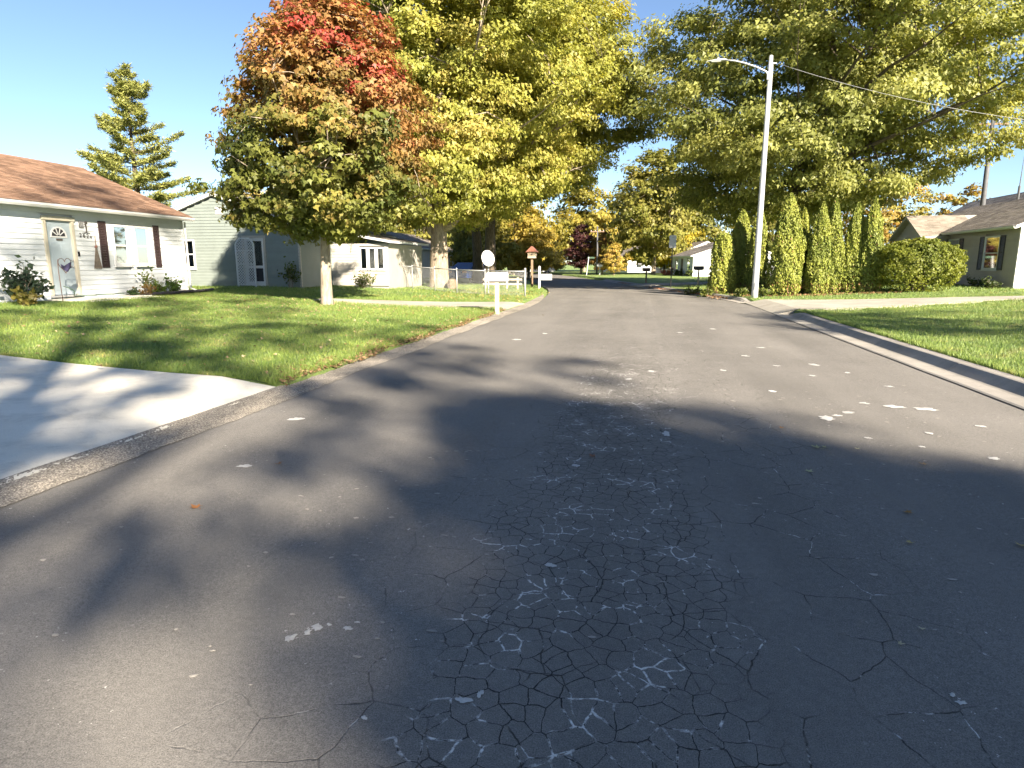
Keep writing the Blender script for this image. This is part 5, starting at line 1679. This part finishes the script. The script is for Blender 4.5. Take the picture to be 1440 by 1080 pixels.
# ------------------------------------------------------------------ grass, litter, fallen leaves
def grass(name, label, n, region, h, wdt, seed, mat='grass_blade'):
    g = np.random.default_rng(seed)
    X, Y = region(g, n)
    n = len(X)
    Zz = zt(X, Y)
    ok = Zz > -.03
    X, Y, Zz = X[ok], Y[ok], Zz[ok]; n = len(X)
    a = g.random(n) * 6.283
    hh = h * g.uniform(.5, 1.25, n)
    ln = hh * g.uniform(.1, .8, n); la = g.random(n) * 6.283
    ww = wdt * g.uniform(.6, 1.3, n)
    B = np.stack([X, Y, Zz - .005], -1)
    t = np.stack([np.cos(a), np.sin(a), 0 * a], -1) * ww[:, None] * .5
    tip = B + np.stack([np.cos(la) * ln, np.sin(la) * ln, hh], -1)
    V = np.stack([B - t, B + t, tip], 1).reshape(-1, 3)
    F = np.arange(3 * n).reshape(-1, 3)
    return tag(link(name, npmesh(name, V, F), mat), label, 'grass', kind='stuff')
def indrv(X, Y):
    d1 = (Y < 6.98 + (-4.27 - X) * .125 + .02) & (X < -4)
    f2 = np.clip((-4.27 - X) / 6.73, 0, 1)
    d2 = (Y > 20.5 - .2 * f2) & (Y < 23.9 - 2.6 * f2) & (X < -4) & (X > -11)
    f3 = np.clip((X - 4.36) / 7.94, 0, 1)
    d3 = (X > 4) & (Y > 20.7 + 3.0 * f3) & (Y < 26.7 - 1.8 * f3)
    d4 = (X < -15.3) & (X > -22) & (Y > 14.5) & (Y < 21.4)
    return d1 | d2 | d3 | d4
def regL(g, n):
    X = -4.32 - 12.6 * g.random(n) ** 1.05; Y = 7.0 + 17.5 * g.random(n) ** 1.25
    k = ~indrv(X, Y); return X[k], Y[k]
def regR(g, n):
    X = 4.66 + 11 * g.random(n) ** 1.1; Y = 7.5 + 19 * g.random(n) ** 1.2
    k = ~indrv(X, Y); return X[k], Y[k]
def regF(g, n):
    k = g.random(n) < .6
    X = np.where(k, g.uniform(-20, -4.5, n), g.uniform(2.5, 18, n)); Y = np.where(k, g.uniform(22, 42, n), g.uniform(26.5, 48, n))
    q = ~indrv(X, Y); return X[q], Y[q]
grass('grass', 'mown grass of the left front lawn', 190000, regL, .065, .011, 1)
grass('grass', 'mown grass of the right front lawn', 100000, regR, .06, .012, 2)
grass('grass', 'longer grass of the farther lawns', 52000, regF, .09, .024, 3)
def edgeL(g, n):
    Y = 7.0 + 13.4 * g.random(n); X = -4.34 - np.abs(g.normal(0, .10, n)) + .05 * np.sin(Y * 3.1) + .03 * np.sin(Y * 7.7)
    return X, Y
def edgeD(g, n):
    X = -4.4 - 11 * g.random(n); Y = 6.98 + (-4.27 - X) * .125 + .03 + np.abs(g.normal(0, .06, n)); return X, Y
def edgeR(g, n):
    Y = 6 + 14 * g.random(n); X = 4.64 + np.abs(g.normal(0, .06, n)); return X, Y
grass('grass_fringe', 'ragged grass fringe along the left gutter', 9000, edgeL, .10, .011, 4)
grass('grass_fringe', 'grass fringe along the concrete driveway edge', 6000, edgeD, .06, .010, 5)
grass('grass_fringe', 'grass fringe along the right kerb', 6000, edgeR, .08, .011, 6)

# leaf litter at the lawn edge and under the arborvitae
def litter(name, label, X, Y, cols, ls, seed):
    g = np.random.default_rng(seed)
    n = len(X)
    zz = zt(X, Y)
    zz = np.where(zz < -.03, .02, zz)
    P = np.stack([X, Y, zz + g.uniform(.02, .06, n)], -1)
    N = g.normal(0, .35, (n, 3)) + np.array([0, 0, 1]); A = g.normal(0, 1, (n, 3))
    col = mixcol(cols[0], cols[1], g.random(n)) * g.uniform(.7, 1.25, (n, 1))
    V, F, C = leaves(P, N, A, ls * g.uniform(.5, 1.3, n), col, LEAF4)
    tag(link(name, npmesh(name, V, F, C), 'dry_leaf'), label, 'leaves', kind='stuff')
g = np.random.default_rng(9)
Yl = 7 + 13.2 * g.random(3000); Xl = -4.2 - np.abs(g.normal(0, .20, 3000)) + .06 * np.sin(Yl * 2.2)
litter('leaf_litter', 'dry leaf litter along the left gutter', Xl, Yl, ((.16, .09, .04), (.34, .24, .13)), .05, 1)
Xl = np.concatenate([g.uniform(-14, -4.6, 900), g.normal(-9.8, 2.2, 600)]); Yl = np.concatenate([g.uniform(7.5, 22, 900), g.normal(18.2, 1.8, 600)]); k = ~indrv(Xl, Yl)
litter('leaf_litter', 'scattered dry leaves on the left lawn', Xl[k], Yl[k], ((.22, .13, .06), (.40, .32, .2)), .06, 2)
Xl = g.uniform(3.0, 10.5, 1100); Yl = 28.6 + np.abs(g.normal(0, 1.2, 1100))
litter('leaf_litter', 'brown leaf litter under the arborvitae', Xl, Yl, ((.14, .07, .035), (.32, .2, .1)), .09, 3)
Xl = g.uniform(-9, -4.5, 700); Yl = g.uniform(24, 33, 700)
litter('leaf_litter', 'fallen leaves on the grass by the chain-link fence', Xl, Yl, ((.3, .2, .07), (.45, .34, .12)), .08, 4)
Yl = 30 + 22 * g.random(700); Xl = cl(Yl) + hw(Yl) - .15 + np.abs(g.normal(0, .35, 700))
litter('leaf_litter', 'rusty leaves gathered along the far right road edge', Xl, Yl, ((.16, .07, .04), (.34, .16, .08)), .09, 5)
# low weeds round the lamp post
for i, (x, y, h, r, lab) in enumerate([(4.2, 29.0, .45, .45, 'weedy plant at the left foot of the street lamp'), (5.1, 28.7, .5, .4, 'bright green weed at the right foot of the street lamp'),
                                       (3.1, 31.2, .55, .5, 'low weeds left of the flat-topped arborvitae'), (2.6, 33.4, .5, .5, 'weeds on the verge between the sign post and the arborvitae')]):
    plant(x, y, h, r, 240, ((.07, .10, .02), (.17, .20, .04)), lab, 200 + i, ls=.12)
for i, (x, y, lab) in enumerate([(5.9, 73.2, 'dark shrub below the window of the nearer far white house'), (4.9, 76.0, 'green shrub beside the door of the nearer far white house'), (4.0, 79.0, 'reddish shrub left of the nearer far white house')]):
    plant(x - .8, y - .6, 1.3, .9, 300, ((.04, .07, .015), (.10, .13, .03)) if i < 2 else ((.25, .06, .06), (.40, .16, .14)), lab, 300 + i, name='shrub', cat='shrub', ls=.22, z=-.05)
plant(14.6, 31.0, .5, .5, 220, ((.035, .06, .015), (.08, .11, .03)), 'low dark plant at the foot of the taupe house wall', 320, ls=.12)
plant(15.1, 33.0, .55, .6, 260, ((.03, .05, .015), (.07, .10, .03)), 'dark low shrub beneath the black-shuttered window', 321, name='shrub', cat='shrub', ls=.12)

# single leaves on the asphalt and the driveway, one by one
LT = [(-2.66, 3.33, (.34, .15, .05), .07, 'orange-brown leaf lying on the sunlit left lane'), (-2.67, 4.26, (.26, .12, .05), .06, 'brown leaf lying farther up the left lane'),
      (-6.9, 7.1, (.24, .13, .07), .09, 'curled brown leaf lying on the concrete driveway'), (1.49, 5.46, (.42, .42, .22), .075, 'pale green leaf in the shade right of the cracks, nearest the light'),
      (1.56, 5.50, (.40, .40, .2), .06, 'small pale leaf touching the pale green leaf'), (1.25, 4.79, (.46, .46, .26), .06, 'pale leaf lying alone in the shaded right lane'),
      (1.80, 5.50, (.44, .42, .25), .045, 'tiny pale leaf right of the pale green pair'), (2.17, 5.16, (.36, .24, .12), .06, 'tan leaf near the shadow edge on the right'), (1.64, 4.1, (.36, .2, .06), .06, 'orange-tan leaf in the middle of the right lane shade'),
      (1.5, 3.62, (.44, .36, .14), .045, 'yellow leaf in the lower right shade'), (2.07, 3.71, (.46, .36, .12), .06, 'yellow leaf at the right edge of the picture'), (-.31, 4.85, (.26, .12, .07), .06, 'reddish-brown leaf among the pale cracks'),
      (1.06, 2.57, (.46, .42, .28), .03, 'small cream leaf low in the right lane'), (1.33, 6.09, (.38, .2, .08), .05, 'brown leaf on the shadow edge right of the cracks'), (1.2, 2.71, (.5, .46, .32), .03, 'cream leaf just above the lowest right leaf')]
for i, (x, y, c, s, lab) in enumerate(LT):
    g = np.random.default_rng(400 + i)
    n = 1
    tv = np.array([(0, -.5, 0), (0, 0, .0), (-.12, .05, .02), (-.5, -.12, .10), (-.3, .1, .05), (-.55, .4, .18), (-.2, .38, .06), (-.12, .62, .08), (0, .9, .16), (.12, .62, .08), (.2, .38, .06), (.55, .4, .14), (.3, .1, .05), (.5, -.12, .12), (.12, .05, .02), (.02, -.5, .02)])
    tf = [(1, 4, 2), (2, 4, 3), (1, 6, 4), (4, 6, 5), (1, 8, 6), (6, 8, 7), (1, 10, 8), (8, 10, 9), (1, 12, 10), (10, 12, 11), (1, 14, 12), (12, 14, 13), (0, 15, 1)]
    a = g.random() * 6.28
    ca, sa = math.cos(a), math.sin(a)
    V = tv * s
    V = V * np.array([1, 1, g.uniform(.6, 1.6)])
    V = np.stack([V[:, 0] * ca - V[:, 1] * sa, V[:, 0] * sa + V[:, 1] * ca, V[:, 2] + .003], -1)
    o = link('fallen_leaf', npmesh('fallen_leaf', V, np.array(tf), np.tile(np.array(c) * .8, (len(tv), 1))), 'dry_leaf', None,
             (x, y, zroad(x, y) + .004 if x > -4 else Z(x, y) + .066))
    tag(o, lab, 'leaf', 'single leaves fallen on the paving')
